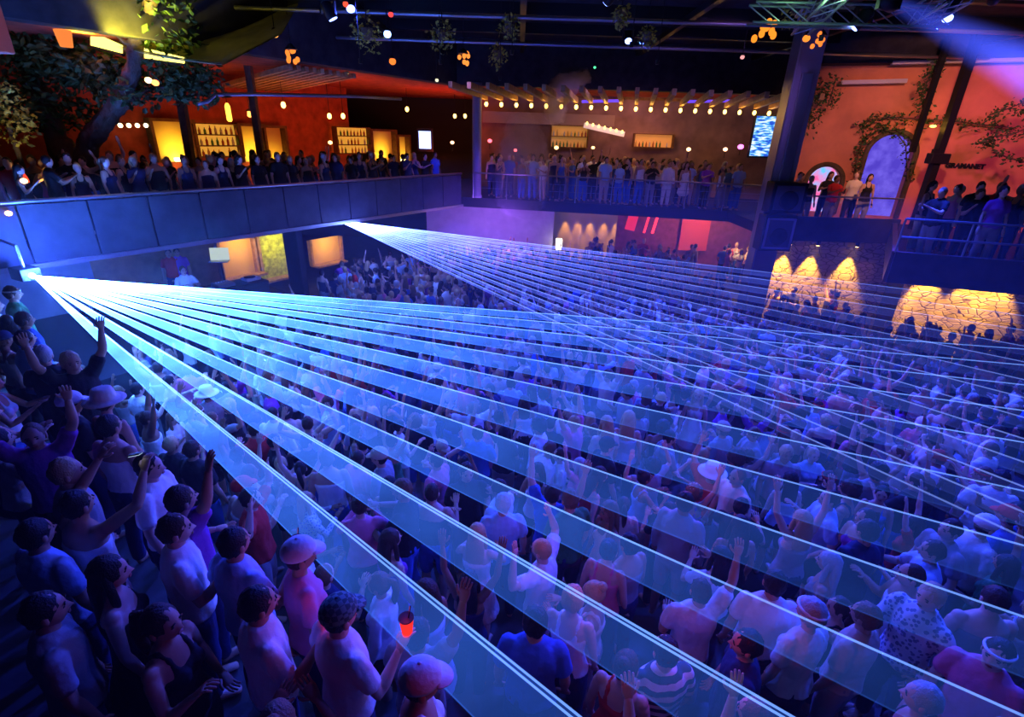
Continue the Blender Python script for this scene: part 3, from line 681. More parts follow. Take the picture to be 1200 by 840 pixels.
# ---------------- upper floor, left rooms: yellow lit bays and bottles
def lit_bay(px0, px1, pyt, pyb, off, lab, st, col=(1, .62, .04)):
    p = Lpx(px0, pyb, off); q = Lpx(px1, pyt, off); w = (q-p).dot(LD); h = q.z-p.z
    c = (p+q)/2; c.z = p.z; t = thing('lit_bay', lab, 'alcove', c, math.atan2(LD.y, LD.x))
    MB().box((0, .1, h/2), (w, .06, h)).obj('back_panel', mat('bay_plaster', (.75, .55, .22), .8, bump=.4, bscale=6), t)
    for sx in (-1, 1): MB().box((sx*w/2, -.1, h/2), (.1, .4, h)).obj('side_panel', M_wood, t)
    MB().box((0, -.1, h+.04), (w+.1, .4, .1)).obj('lintel', M_wood, t)
    MB().lathe([(.12, 0), (.14, .04), (.14, .12)], (0, -.12, .02), 12).obj('lamp', glow('bay_lamp', (1, .75, .2), 12), t)
    l = light('SPOT', (0, -.42, .15), col, st*.42, .1, spot=84, blend=1, parent=t); l.location = (0, -.85, h*.15); l.rotation_euler = (math.radians(108), 0, 0)
    return t
lit_bay(183, 222, 143, 190, 7.2, 'yellow lit alcove furthest along the left room', 260)
lit_bay(282, 305, 148, 190, 7.2, 'yellow lit alcove between bottle shelves and red wall', 200)
lit_bay(309, 330, 150, 205, 7.2, 'narrow yellow lit alcove against the red wall', 160)
lit_bay(434, 460, 154, 190, 7.2, 'yellow lit alcove beside the smaller bottle shelves', 240)
lit_bay(464, 476, 160, 190, 7.2, 'slim yellow lit alcove near the small screen', 120)
def lbottles(px0, px1, pyt, pyb, off, lab, nsh):
    p = Lpx(px0, pyb, off); q = Lpx(px1, pyt, off); w = (q-p).dot(LD); h = q.z-p.z; c = (p+q)/2; c.z = p.z; rz = math.atan2(LD.y, LD.x)
    t = thing('bar_shelves', lab, 'shelves', c, rz); MB().box((0, .2, h/2), (w, .05, h)).obj('back_panel', mat('bay_backlight', (.6, .3, .05), .6, emit=(1, .5, .06), estr=.55), t)
    for i in range(nsh+1): MB().box((0, .03, h*i/nsh), (w, .32, .04)).obj('shelf', M_wood, t)
    for sx in (-1, 1): MB().box((sx*w/2, .03, h/2), (.06, .32, h)).obj('side_panel', M_wood, t)
    hh = h/nsh; nb = int(w/.2); R_ = Matrix.Rotation(rz, 3, 'Z')
    for r in range(nsh):
        for i in range(nb):
            if random.random() < .12: continue
            cI = random.randrange(5); mm = bpy.data.meshes.get('bottle_l%d' % cI)
            if not mm:
                mm = MB().lathe([(.045, 0), (.047, .02), (.047, .18), (.017, .24), (.017, .3)], n=10).mesh('bottle_l%d' % cI, [mat('bottle_l%d' % cI, [(.5, .08, .02), (.1, .3, .05), (.7, .4, .1), (.6, .6, .6), (.35, .02, .02)][cI], .15, spec=.6)], True)
            o = bpy.data.objects.new('bottle', mm); C.objects.link(o); o.location = c+R_@Vector((-w/2+(i+.6)*w/(nb+.2), 0, hh*r+.0225)); o.scale = (1, 1, min(1.3, hh*.75/.3)*random.uniform(.75, 1.05))
            tag(o, 'small bottle on the '+lab, 'bottle', 'bottles on the '+lab)
lbottles(229, 279, 146, 184, 7.02, 'amber-lit bottle shelves between two alcoves', 3)
lbottles(395, 432, 150, 180, 7.02, 'small bottle shelves beside the red wall lamp', 3)
# posts on the left balcony
for px, pt, pb, lab in ((226, 145, 212, 'slanting dark timber post beside the bottle shelves'), (308, 150, 200, 'dark timber post between two yellow alcoves')):
    p = Lpx(px, pb, 3.0); q = Lpx(px-6, pt, 3.0); t = thing('timber_post', lab, 'post', (p.x, p.y, ZB)); under(MB().beam((p.x, p.y, ZB), (q.x, q.y, 8.0), .2, .2).obj('shaft', M_wood), t)
# red ceiling rafters, bulbs in the left room
k = 0
for px, py, lab in ((332, 123, 'hot orange spotlight at the roof edge'), (386, 136, 'warm bulb at the end of the left rafters'), (402, 136, 'second warm bulb along the left rafters'), (477, 128, 'orange bulb on the red wall'), (533, 136, 'warm bulb beside the slim column'), (545, 136, 'warm bulb touching the slim column'),
                ):
    p = Lpx(px, py, 4.0); t = thing('ceiling_bulb', lab, 'lamp', p); MB().ell((0, 0, 0), (.085, .085, .11), 10, 8).obj('bulb', bulb_m, t, True)
    MB().tube([(0, 0, .09), (0, 0, max(.2, 8.05-p.z))], .012, 6).obj('cord', M_black, t)
    light('POINT', (0, 0, -.02), (1, .32, .05), 26, .09, parent=t)
for i in range(9):
    p = Lpx(345+i*9, 112, .8); p.z = 7.9; t = thing('rafter', 'thin timber rafter under the red ceiling of the left room', 'rafter', p, 0, 'rafters under the red ceiling'); MB().beam((0, 0, 0), LN*6.4+LD*1.6+Vector((0, 0, -.25)), .12, .14).obj('timber', M_woodl, t)
p0 = Lpx(136, 143, 6.6); t = thing('fairy_lights', 'string of four round white bulbs behind the big tree', 'string lights', p0)
q = [Lpx(141+i*10, 147, 6.6)-p0 for i in range(4)]
for v in q: MB().ell(v, (.07, .07, .07), 10, 8).obj('bulb', glow('string_bulb', (1, .8, .45), 5), t, True)
MB().tube([Vector((0, 0, .05))]+[v+Vector((0, 0, .08)) for v in q]+[Lpx(176, 143, 6.6)-p0], .01, 6).obj('wire', M_black, t)
t = thing('hanging_lantern', 'tall brass lantern hanging over the left bar shelves', 'lamp', Lpx(267, 128, 5)); MB().lathe([(.05, -.4), (.09, -.35), (.09, .1), (.04, .2)], n=10).obj('glass', glow('lantern', (1, .55, .06), 2.5), t); MB().tube([(0, 0, .2), (0, 0, .75)], .012, 6).obj('cord', M_black, t)
t = thing('hanging_lantern', 'small shaded lantern in front of the red wall', 'lamp', Lpx(293, 134, 5)); MB().lathe([(.04, -.1), (.1, -.06), (.08, .1)], n=10).obj('glass', glow('lantern2', (1, .35, .06), 4), t); MB().lathe([(.16, .1), (.05, .18)], n=12).obj('shade', M_wood, t); MB().tube([(0, 0, .15), (0, 0, .75)], .012, 6).obj('cord', M_black, t)
o = MB().tube([Lpx(232, 122, .1), Lpx(243, 119, .1), Lpx(252, 111, .1), Lpx(300, 110.5, .1), Lpx(420, 113, .1), Lpx(470, 116, .1)], .05, 8).obj('ceiling_pipe', M_steel, smooth=True); struct(o)
for x, y, c, pw in ((-7, 21.5, (1, .16, .04), 240), (-3.5, 26, (1, .10, .05), 260), (-11, 19, (1, .3, .05), 60)):
    light('AREA', (x, y, 5.2), c, pw*.35, 1.5, tgt=(x-1, y+1.5, 8))
light('AREA', (-.6, 21.2, 3.0), (.35, .12, 1), 150, .8, tgt=(-1.2, 24.6, 1.5))  # violet area light added to brighten the mauve wall, no fixture
light('AREA', (5, 25.2, 7.3), (1, .35, .25), 60, 3, tgt=(5, 27, 5))

# ---------------- lower floor under the balconies
upwall('wall_lower_left', Lp(-14, 4.6), Lp(.6, 4.6), 0, 3.3, mat('blue_grey_wall', (.38, .38, .42), .8, var=.1))
upwall('wall_lower_back_left', Lp(.6, 6.5), Lp(9.0, 6.5), 0, 3.3, mat('warm_wall', (.55, .32, .14), .8, bump=.3, var=.2))
struct(MB().beam((-4.2, 24.6, 1.65), (1.75, 24.9, 1.65), .4, 3.3).obj('wall_mauve', M_plaster))
struct(MB().box((7.2, 28.2, 1.65), (11.5, .4, 3.3)).obj('wall_lower_back', mat('dusky_wall', (.30, .12, .14), .8, var=.3)))
# block of columns with uplights
t0 = at_y(648, 285, 24.6)
struct(MB().box((3.35, 26.2, 1.65), (3.3, .3, 3.3)).obj('wall_amber', mat('amber_plaster', (.6, .42, .22), .8, bump=.5, bscale=5)))
for i, px in enumerate((664, 679, 694, 710, 725)):
    p = at_y(px, 252, 25.75); p.z = 3.1
    downlight(p, (0, -.1, 0), 230, ['downlight over the amber wall next to the mauve wall', 'second downlight over the amber wall from the mauve wall', 'middle downlight over the amber wall', 'fourth downlight over the amber wall from the mauve wall', 'downlight over the amber wall next to the red banner'][i], spot=34, grp='row of downlights over the amber wall', aim=(p.x, 26.1, .2))
p = at_y(655, 286, 24.3); t = thing('standing_lamp', 'square white lit lamp at the corner of the amber wall', 'lamp', p); MB().box((0, 0, 0), (.28, .28, .5), bev=.02).obj('shade', glow('white_box', (1, .9, .7), 3.5), t); MB().lathe([(.12, -p.z), (.12, -p.z+.04), (.02, -p.z+.05), (.02, -.2)], n=10).obj('pole', M_black, t)
for px, py, h, w, lab, s in ((741, 258, 1.0, .5, 'wide red banner beside the amber wall', .8), (758, 262, .95, .1, 'slim red neon tube beside the red banner', 2.2), (768, 262, 1.0, .12, 'brighter red neon tube beside the crowd of the back bar', 3.0)):
    p = at_y(px, py, 26.6); t = thing('red_light', lab, 'lamp', p); MB().box((0, 0, 0), (w, .05, h), rot=Matrix.Rotation(.18, 3, 'Y')).obj('panel', glow('red_%d' % px, (1, .03, .04), s), t); MB().tube([(0, 0, h/2), (0, 0, 3.3-p.z)], .012, 6).obj('cord', M_black, t)
p = at_y(816, 270, 27.6); t = thing('wall_panel', 'large dull red rectangular panel under the back balcony', 'panel', p); MB().box((0, .2, 0), (1.5, .1, 2.2)).obj('panel', mat('coral', (.75, .18, .14), .7), t)
light('AREA', (p.x, p.y-2, 3.2), (1, .2, .12), 90, .8, tgt=(p.x, p.y, p.z))
p0 = at_y(741, 245, 24.9); t = thing('fairy_lights', 'string of tiny amber bulbs hung under the back balcony edge', 'string lights', p0)
wire = [Vector((0, 0, .1))]
for i in range(34):
    px = 742+i*3.3+random.uniform(-1, 1); p = at_y(px, 246+random.uniform(-1.5, 3), 24.9)-p0
    MB().ell(p, (.04, .04, .05), 6, 5).obj('bulb', glow('fairy', (1, .6, .1), 6), t, True); wire.append(p+Vector((0, .0, .05)))
MB().tube(wire, .008, 5).obj('wire', M_black, t)
p = at_y(856, 268, 24.0)
light('POINT', at_y(845, 262, 25.0), (1, .35, .08), 60, .2); light('POINT', at_y(870, 280, 24), (1, .6, .2), 60, .2)
# niches behind the DJ: two windows with lit ivy
def niche(px0, px1, pyt, pyb, off, lab, green):
    p = Lpx(px0, pyb, off); q = Lpx(px1, pyt, off); w = (q-p).dot(LD); c = (p+q)/2; c.z = p.z; h = max(.4, min(q.z, 3.28)-p.z)
    t = thing('lit_niche', lab, 'niche', c, math.atan2(LD.y, LD.x)); MB().box((0, .1, h/2), (w, .06, h)).obj('back_panel', mat('niche_gold', (.8, .5, .12), .8, bump=.5, bscale=5) if not green else mat('niche_green', (.5, .55, .06), .8, bump=.7, bscale=9, var=.5, vscale=7), t)
    for sx in (-1, 1): MB().box((sx*w/2, 0, h/2), (.1, .22, h)).obj('side_panel', M_woodl, t)
    MB().box((0, -.15, 0), (w, .5, .08)).obj('sill', M_woodl, t)
    l = light('AREA', (0, -.7, h*.9), (1, .60, .12) if not green else (.95, .8, .10), 15, .5, parent=t); l.rotation_euler = (math.radians(60), 0, 0); return t
niche(262, 300, 276, 328, 4.6, 'gold lit niche behind the mixing desk', False)
niche(304, 342, 272, 330, 4.6, 'green-gold lit niche with climbing leaves beside the dark column', True)
niche(366, 398, 276, 312, 4.6, 'orange lit niche beyond the dark column', False)
p = Lpx(346, 300, 2.0); t = thing('pillar', 'thick dark column under the balcony next to the lit niches', 'pillar', (p.x, p.y, 0)); MB().box((0, 0, 1.65), (.5, .5, 3.3), bev=.03).obj('shaft', M_dark, t)
# DJ platform and equipment
struct(MB().prism([tuple(Lp(-3.2, -1.4)[:2]), tuple(Lp(4.6, -1.4)[:2]), tuple(Lp(5.2, 4.2)[:2]), tuple(Lp(-3.2, 4.4)[:2])], 0, 1.0).obj('floor_stage', M_dark))
DJP = at_y(212, 312, 13.1); 
rz = math.atan2(LD.y, LD.x)
dk = at_z(262, 335, 1.95); t = thing('mixing_desk', 'long DJ mixing desk with pale decks under the left balcony', 'desk', (dk.x, dk.y, 1.0), rz)
MB().box((0, 0, .9), (2.4, .7, .08), bev=.01).obj('table_top', M_black, t); MB().box((0, -.3, .45), (2.4, .06, .86)).obj('front_panel', M_dark, t)
for sx in (-1, 1): MB().box((sx*1.12, 0, .43), (.06, .6, .86)).obj('side_panel', M_dark, t)
def deck(x, lab):
    w = Matrix.Rotation(rz, 3, 'Z')@Vector((x, 0, .95)); d = thing('turntable', lab, 'turntable', t.location+w, rz); MB().box((0, 0, .05), (.44, .36, .08), bev=.01).obj('plinth', mat('deck_silver', (.6, .6, .62), .35, metal=.3), d)
    MB().lathe([(.155, .09), (.16, .11), (.02, .112)], (-.03, 0, 0), 24).obj('platter', M_black, d, True); MB().beam((.16, .12, .13), (.08, -.08, .13), .012, .012).obj('tonearm', M_steel, d)
deck(-.85, 'silver turntable at the DJ end of the mixing desk'); deck(.85, 'silver turntable at the far end of the mixing desk')
w = Matrix.Rotation(rz, 3, 'Z')@Vector((0, 0, .94)); d = thing('mixer', 'black DJ mixer between two turntables', 'mixer', t.location+w, rz); MB().box((0, 0, .06), (.5, .42, .1), bev=.01).obj('body', M_steel, d)
for i in range(5): MB().lathe([(.018, .11), (.014, .14)], (-.16+i*.08, .08, 0), 8).obj('knob', mat('knob', (.8, .8, .8), .4), d)
p = at_y(258, 302, dk.y+.9); d = thing('laptop', 'open laptop with a pale screen above the mixing desk', 'laptop', p, .25); MB().box((0, 0, .12), (.52, .02, .36), rot=Matrix.Rotation(-.2, 3, 'X')).obj('screen', glow('laptop_screen', (.62, .75, .68), .8), d); MB().box((0, -.15, -.07), (.52, .34, .025)).obj('keyboard', M_steel, d); MB().tube([(0, 0, -.08), (0, 0, 1.0-p.z)], .03, 8).obj('stand', M_black, d)
# ------------------------------------------------------------ trees, hanging plants, trusses, lamps, lasers
def leaves(mb, c, r, n, size, seed=0, flat=1.0, mi=0):
    rnd = random.Random(seed)
    for i in range(n):
        while True:
            v = Vector((rnd.uniform(-1, 1), rnd.uniform(-1, 1), rnd.uniform(-1, 1)))
            if v.length <= 1: break
        p = Vector(c)+Vector((v.x*r[0], v.y*r[1], v.z*r[2])); s = size*rnd.uniform(.6, 1.3)
        d = Vector((rnd.gauss(0, 1), rnd.gauss(0, 1), rnd.gauss(0, .7)-.2)).normalized(); u = d.orthogonal().normalized(); u = Quaternion(d, rnd.uniform(0, 6.28))@u; n_ = d.cross(u)
        mb.add([p, p+d*s*.5+u*s*.28+n_*s*.06, p+d*s, p+d*s*.5-u*s*.28+n_*s*.06], [(0, 1, 2, 3)], mi)
    return mb
# the big tree over the left balcony
TY = 4.2
tp = at_y(92, 205, 10.2+TY)
t = thing('tree', 'big forked tree with rough bark in front of the left balcony', 'tree', (tp.x, tp.y, ZB))
def T(px, py, y): return at_y(px, py, y+TY)-t.location
tr = MB(); tr.loft([Vector((0, 0, -.02)), Vector((0, 0, .5)), T(84, 200, 10.2), T(74, 170, 10.2)], [.42, .36, .33, .30], n=16)
tr.loft([T(92, 225, 10.2), T(105, 165, 10.1), T(138, 122, 10), T(155, 85, 9.9), T(160, 45, 9.8), T(182, -14, 9.4)], [.26, .24, .21, .17, .15, .12], n=14)
tr.loft([T(75, 195, 10.2), T(62, 150, 10.3), T(48, 110, 10.4), T(25, 70, 10.6), T(14, 40, 10.0)], [.26, .24, .22, .19, .15], n=14)
tr.loft([T(140, 120, 10), T(170, 105, 10.3), T(215, 98, 10.6), T(235, 110, 10.7)], [.11, .08, .05, .03], n=10)
tr.loft([T(158, 60, 9.8), T(135, 40, 9.5), T(128, 20, 9.4)], [.07, .05, .03], n=8)
o = remesh(tr, .05, 2, wrinkle=.05).obj('trunk', M_bark, t, True)
lf = MB()
for px, py, y, rx, rz_, n, sd in ((35, 60, 10.0, .9, .35, 260, 1), (80, 75, 10.2, .9, .35, 320, 2), (120, 85, 10.2, .8, .3, 240, 3), (205, 70, 10.5, .7, .6, 280, 4), (195, 20, 10, .5, .6, 180, 5), (220, 100, 10.6, .7, .35, 200, 6), (20, 120, 10.2, .7, .5, 200, 7), (60, 120, 10.4, 1.1, .5, 240, 8), (150, 108, 10.2, .6, .25, 120, 9)):
    leaves(lf, T(px, py, y), (rx*1.4, .8, rz_*1.5), int(n*2.6), .19, sd)
lf.obj('foliage', M_leaf, t)
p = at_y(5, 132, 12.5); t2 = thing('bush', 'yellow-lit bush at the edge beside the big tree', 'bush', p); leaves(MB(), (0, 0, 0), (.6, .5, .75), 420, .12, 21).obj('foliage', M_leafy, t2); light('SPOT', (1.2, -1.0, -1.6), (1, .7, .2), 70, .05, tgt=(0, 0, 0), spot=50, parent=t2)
MB().tube([(0, 0, -.3), (0.05, 0, ZB-p.z)], .05, 8).obj('stem', M_bark, t2)

# the yellow tent roof seen through the branches
def canopy():
    m = mat('canopy_cloth', (.50, .46, .16), .8, var=.15)
    P = [at_y(a_, b_, 17.2-.028*(b_+60)) for a_, b_ in ((10, -60), (28, 12), (60, 34), (140, 56), (215, 70), (262, 76), (330, 40), (345, -60))]
    P = [Vector((q.x, q.y, min(q.z, 9.5))) for q in P]
    mb = MB(); nn = 8; V = []; k = len(P)
    c = sum(P, Vector())/k
    grid = [[c.lerp(P[j], i/nn)+Vector((0, 0, -.25*math.sin(PI*i/nn))) for j in range(k)] for i in range(nn+1)]
    for zz in (0, .03):
        for row in grid: V += [q+Vector((0, 0, zz)) for q in row]
    n1 = (nn+1)*k; Fc = []
    for i in range(nn):
        for j in range(k):
            a = i*k+j; b = i*k+(j+1) % k; Fc.append((a, b, b+k, a+k)); Fc.append((a+n1+k, b+n1+k, b+n1, a+n1))
    mb.add(V, Fc); t = thing('tent_roof', 'yellow-green lit cloth tent roof above the big tree', 'canopy', c)
    under(mb.obj('cloth', m, smooth=True), t)
    for a, b in ((at_y(25, 18, 14.2), at_y(62, -5, 13.5)), (at_y(60, 20, 14.2), at_y(95, -5, 13.5))):
        under(MB().beam(a, b, .12, .12).obj('pole', mat('pole_yellow', (.65, .6, .25), .5)), t)
    return t
canopy()
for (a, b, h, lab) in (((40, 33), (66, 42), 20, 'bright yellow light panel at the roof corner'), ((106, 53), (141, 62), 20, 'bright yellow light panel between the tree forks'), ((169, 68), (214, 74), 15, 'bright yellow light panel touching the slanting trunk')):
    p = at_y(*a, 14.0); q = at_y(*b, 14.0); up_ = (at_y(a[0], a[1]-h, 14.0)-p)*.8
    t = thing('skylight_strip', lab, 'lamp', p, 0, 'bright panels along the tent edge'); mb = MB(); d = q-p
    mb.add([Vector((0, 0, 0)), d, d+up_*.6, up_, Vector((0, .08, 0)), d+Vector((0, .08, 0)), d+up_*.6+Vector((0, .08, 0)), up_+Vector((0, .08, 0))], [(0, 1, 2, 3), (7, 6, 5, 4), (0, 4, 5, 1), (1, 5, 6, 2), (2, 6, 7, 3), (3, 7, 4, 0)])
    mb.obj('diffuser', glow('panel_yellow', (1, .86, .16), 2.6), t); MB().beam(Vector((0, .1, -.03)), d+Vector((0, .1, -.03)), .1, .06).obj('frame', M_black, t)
    pc = (p+q)/2
    light('AREA', pc+Vector((0, -.6, .15)), (1, .85, .06), 26, .4, tgt=pc+Vector((.2, -.8, 2)))
light('SPOT', at_y(140, 60, 12.8), (1, .85, .05), 900, .1, tgt=at_y(150, 10, 13.4), spot=100, blend=1)  # added spot without a fixture, brightens the yellow tent cloth
p = at_y(75, 43, 13.2); t = thing('terracotta_lamp', 'small orange glowing lamp between two yellow panels', 'lamp', p); MB().lathe([(.12, -.2), (.17, .15), (.13, .2)], n=12).obj('shade', glow('terra', (1, .25, .05), 1.0), t); MB().tube([(0, 0, .2), (0, 0, .6)], .015, 6).obj('cord', M_black, t)
p = at_y(4, 62, 9.2); t = thing('brick_post', 'reddish square post hanging from the roof at the upper edge beside the tent', 'post', (p.x-.12, p.y, p.z)); MB().box((0, 0, (9.6-p.z)/2), (.34, .34, 9.6-p.z), bev=.02).obj('shaft', mat('brick_red', (.45, .14, .08), .9, bump=.4), t); light('POINT', (.9, -.6, .6), (1, .4, .15), 9, .1, parent=t)
for px, py, lab in ((174, 94, 'small warm lamp in the tree branches'), (182, 97, 'small red-orange lamp in the tree branches'), (28, 212, 'yellow lamp on the balcony beside the big tree'), (10, 250, 'small white lamp low beside the big tree')):
    p = at_y(px, py, 10.4); o = MB().ell((0, 0, 0), (.06, .06, .05), 10, 8).obj('fairy_lamp', glow('fl_%d' % px, (1, .55, .2) if px != 182 else (1, .2, .05), 6), None, True, p); tag(o, lab, 'lamp')

# hanging plants and coloured lamps under the roof
def hang_plant(px, py, y, r, lab, sd):
    p = at_y(px, py, y); t = thing('hanging_plant', lab, 'plant', p, 0)
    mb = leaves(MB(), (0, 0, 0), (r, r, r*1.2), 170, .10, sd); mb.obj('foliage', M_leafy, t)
    MB().lathe([(.05, -.12), (.13, 0), (.15, .12), (.13, .12), (.05, -.08)], n=14).obj('basket', M_bark, t); MB().tube([(0, 0, .1), (0, 0, 9.6-p.z)], .012, 6).obj('cord', M_black, t)
    l = light('SPOT', (0.1, -1.1, -.7), (1, .72, .12), 26, .04, tgt=(0, 0, 0), spot=48, parent=t)
    MB().lathe([(.04, 0), (.05, .1)], (0.1, -1.12, -.75), 10).tube([(.1, -1.12, -.66), (.1, -1.12, 9.6-p.z)], .01, 6).obj('spot_fitting', M_black, t)
for i, (px, py, y, r, lab) in enumerate(((430, 40, 14.5, .38, 'wide yellow-lit hanging plant beside the blue roof lamp'), (518, 42, 15, .36, 'yellow-lit hanging plant straight above the slim column side'), (597, 32, 15.5, .28, 'tall thin hanging plant over the smoke'), (584, 65, 17.5, .28, 'lower small hanging plant near the orange lamp'),
                                       (758, 44, 16, .24, 'hanging plant over the row of bulbs'), (728, 20, 14, .2, 'small hanging plant near the roof above the bulbs'), (934, 10, 13, .3, 'hanging plant tangled in the green-lit truss'))):
    hang_plant(px, py, y, r, lab, 40+i)
for px, py, y, c, s, lab in ((342, 64, 16, (1, .22, .03), .16, 'big orange roof lamp nearest the tent'), (322, 40, 15, (1, .4, .08), .09, 'small amber roof lamp beside the big orange one'), (460, 72, 17, (1, .2, .03), .1, 'orange roof lamp under the blue one'), (543, 68, 17, (1, .25, .04), .15, 'orange roof lamp between two hanging plants'),
                            (896, 37, 14, (1, .25, .02), .19, 'large glowing orange cluster lamp near the truss'), (405, 5, 13, (1, .08, .04), .06, 'tiny red roof lamp at the picture top'), (458, 17, 14, (1, .06, .06), .06, 'tiny red roof lamp above the blue one'), (454, 40, 14.5, (.25, .4, 1), .09, 'bright blue-white roof lamp'),
                            (407, 88, 20, (1, .75, .3), .08, 'flat warm roof lamp over the red room'), (512, 94, 20, (.8, .75, .5), .06, 'dim pale roof lamp over the red room'), (311, 90, 20, (.7, .25, .1), .06, 'dull red roof lamp at the roof edge'), (697, 79, 22, (.1, 1, .4), .05, 'tiny green indicator lamp above the bulbs'), (703, 98, 22, (.1, 1, .4), .001, ''),
                            (870, 67, 17, (.8, .3, .3), .06, 'dull pink roof lamp over the tall pillar'), (770, 132, 23.8, (1, .6, .1), .0, ''), (962, 47, 15, (1, .2, .03), .13, 'orange ember-like lamp beside the truss'), (945, 45, 15.2, (1, .25, .03), .09, 'smaller orange lamp beside the truss')):
    if not lab: continue
    p = at_y(px, py, y); t = thing('roof_lamp', lab, 'lamp', p)
    mb = MB(); 
    if s > .12:
        rn = random.Random(px)
        for k in range(9): mb.ell((rn.uniform(-s, s), rn.uniform(-s, s), rn.uniform(-s, s)), (s*.38, s*.38, s*.45), 8, 6)
    else: mb.ell((0, 0, 0), (s, s, s*.9), 12, 8)
    mb.obj('bulb', glow('rl_%d' % px, c, 1.5 if px != 454 else 7), t, True); MB().lathe([(s*.9, s*.7), (s*1.0, s*.8), (s*.3, s*1.6)], n=12).tube([(0, 0, s*1.5), (0, 0, 9.6-p.z)], .012, 6).obj('fitting', M_black, t)

# lighting trusses at the top
def truss(a, b, lab, w=.32, m=None):
    a = Vector(a); b = Vector(b); t = thing('lighting_truss', lab, 'truss', a); d = (b-a); n = max(3, int(d.length/.5)); dn = d.normalized(); sd = dn.cross(Vector((0, 0, 1))).normalized()*w/2; up_ = Vector((0, 0, w/2)); ch = MB(); br = MB(); cs = [sd+up_, -sd+up_, sd-up_, -sd-up_]
    for c in cs: ch.tube([c, d+c], .025, 8)
    for i in range(n):
        p = d*(i/n); q = d*((i+1)/n)
        for j, k in ((0, 1), (2, 3), (0, 2), (1, 3)): br.tube([p+cs[j], q+cs[k]], .012, 6); 
    ch.obj('chord', m or mat('truss_green', (.25, .32, .28), .4, metal=.5), t); br.obj('brace', m or M_steel, t); return t
truss(at_y(880, 16, 11.5), at_y(1110, 22, 11.5), 'green-tinted lighting truss crossing the top beside the blue beam')
truss(at_y(985, -15, 10.5), at_y(940, 30, 12.5), 'short truss slanting down above the tall pillar')
truss(at_y(1130, -12, 10.0), at_y(1075, 22, 11.8), 'short truss slanting down beside the blue beam')
light('POINT', at_y(960, 12, 10.6), (.45, 1, .5), 14, .1)
def moving_head(p, lab, tgt):
    t = thing('stage_light', lab, 'spotlight', p); MB().box((0, 0, .18), (.3, .26, .12), bev=.02).obj('base', M_black, t)
    q = (Vector(tgt)-Vector(p)).to_track_quat('-Z', 'Y').to_matrix()
    for sx in (-1, 1): MB().box((sx*.15, 0, .03), (.03, .1, .26)).obj('yoke', M_black, t)
    MB().lathe([(.11, -.2), (.12, -.16), (.12, .1), (.07, .16)], (0, 0, 0), 18, rot=q).obj('head', M_black, t, True)
    MB().lathe([(.095, -.215), (.095, -.205)], (0, 0, 0), 18, rot=q).obj('lens', glow('lens_blue', (.2, .3, 1), 8), t); return t
# laser shaders: light scattered from the haze along each beam; falls off with distance from the lens
def beam_mat(name, col, k, pw, base, soft=1.5, noise_amt=.35, trans=1.0):
    m = bpy.data.materials.new(name); m.use_nodes = True; nt = m.node_tree; N = nt.nodes; L = nt.links
    for n in list(N): N.remove(n)
    o = N.new('ShaderNodeOutputMaterial'); add = N.new('ShaderNodeAddShader'); tr = N.new('ShaderNodeBsdfTransparent'); em = N.new('ShaderNodeEmission'); em.inputs['Color'].default_value = (*col, 1); tr.inputs['Color'].default_value = (trans, trans, trans, 1)
    tc = N.new('ShaderNodeTexCoord'); ln = N.new('ShaderNodeVectorMath'); ln.operation = 'LENGTH'; L.new(tc.outputs['Object'], ln.inputs[0])
    a = N.new('ShaderNodeMath'); a.operation = 'ADD'; a.inputs[1].default_value = soft; L.new(ln.outputs['Value'], a.inputs[0])
    ex = N.new('ShaderNodeMath'); ex.operation = 'MULTIPLY'; ex.inputs[1].default_value = -1/pw; L.new(ln.outputs['Value'], ex.inputs[0])
    e2 = N.new('ShaderNodeMath'); e2.operation = 'EXPONENT'; L.new(ex.outputs[0], e2.inputs[0])
    p = N.new('ShaderNodeMath'); p.operation = 'DIVIDE'; L.new(e2.outputs[0], p.inputs[0]); L.new(a.outputs[0], p.inputs[1])
    mu = N.new('ShaderNodeMath'); mu.operation = 'MULTIPLY_ADD'; mu.inputs[1].default_value = k; mu.inputs[2].default_value = base; L.new(p.outputs[0], mu.inputs[0])
    ns = N.new('ShaderNodeTexNoise'); ns.inputs['Scale'].default_value = 1.1; ns.inputs['Detail'].default_value = 4; L.new(tc.outputs['Object'], ns.inputs['Vector'])
    mr = N.new('ShaderNodeMapRange'); mr.inputs['From Min'].default_value = .3; mr.inputs['From Max'].default_value = .7; mr.inputs['To Min'].default_value = 1-noise_amt; mr.inputs['To Max'].default_value = 1+noise_amt; L.new(ns.outputs['Fac'], mr.inputs['Value'])
    m2 = N.new('ShaderNodeMath'); m2.operation = 'MULTIPLY'; L.new(mu.outputs[0], m2.inputs[0]); L.new(mr.outputs[0], m2.inputs[1]); L.new(m2.outputs[0], em.inputs['Strength'])
    L.new(tr.outputs[0], add.inputs[0]); L.new(em.outputs[0], add.inputs[1]); L.new(add.outputs[0], o.inputs['Surface']); m.cycles.emission_sampling = 'NONE'; return m
def slope_dir(src_px, s, z):       # world direction of the beam that runs at this slope, in the level sheet at height z
    q = at_z(src_px[0]+400, src_px[1]+400*s, z); return q
def ray_len(o, d):                 # how far a beam runs before it meets a wall or the frame of the hall
    L = 60
    for n, p in ((Vector((0, 1, 0)), 24.0), (Vector((1, 0, 0)), 28.0), (Vector((0, -1, 0)), 6.0)):
        k = d.dot(n)
        if k > 1e-5: L = min(L, (p-o.dot(n))/k)
    return L
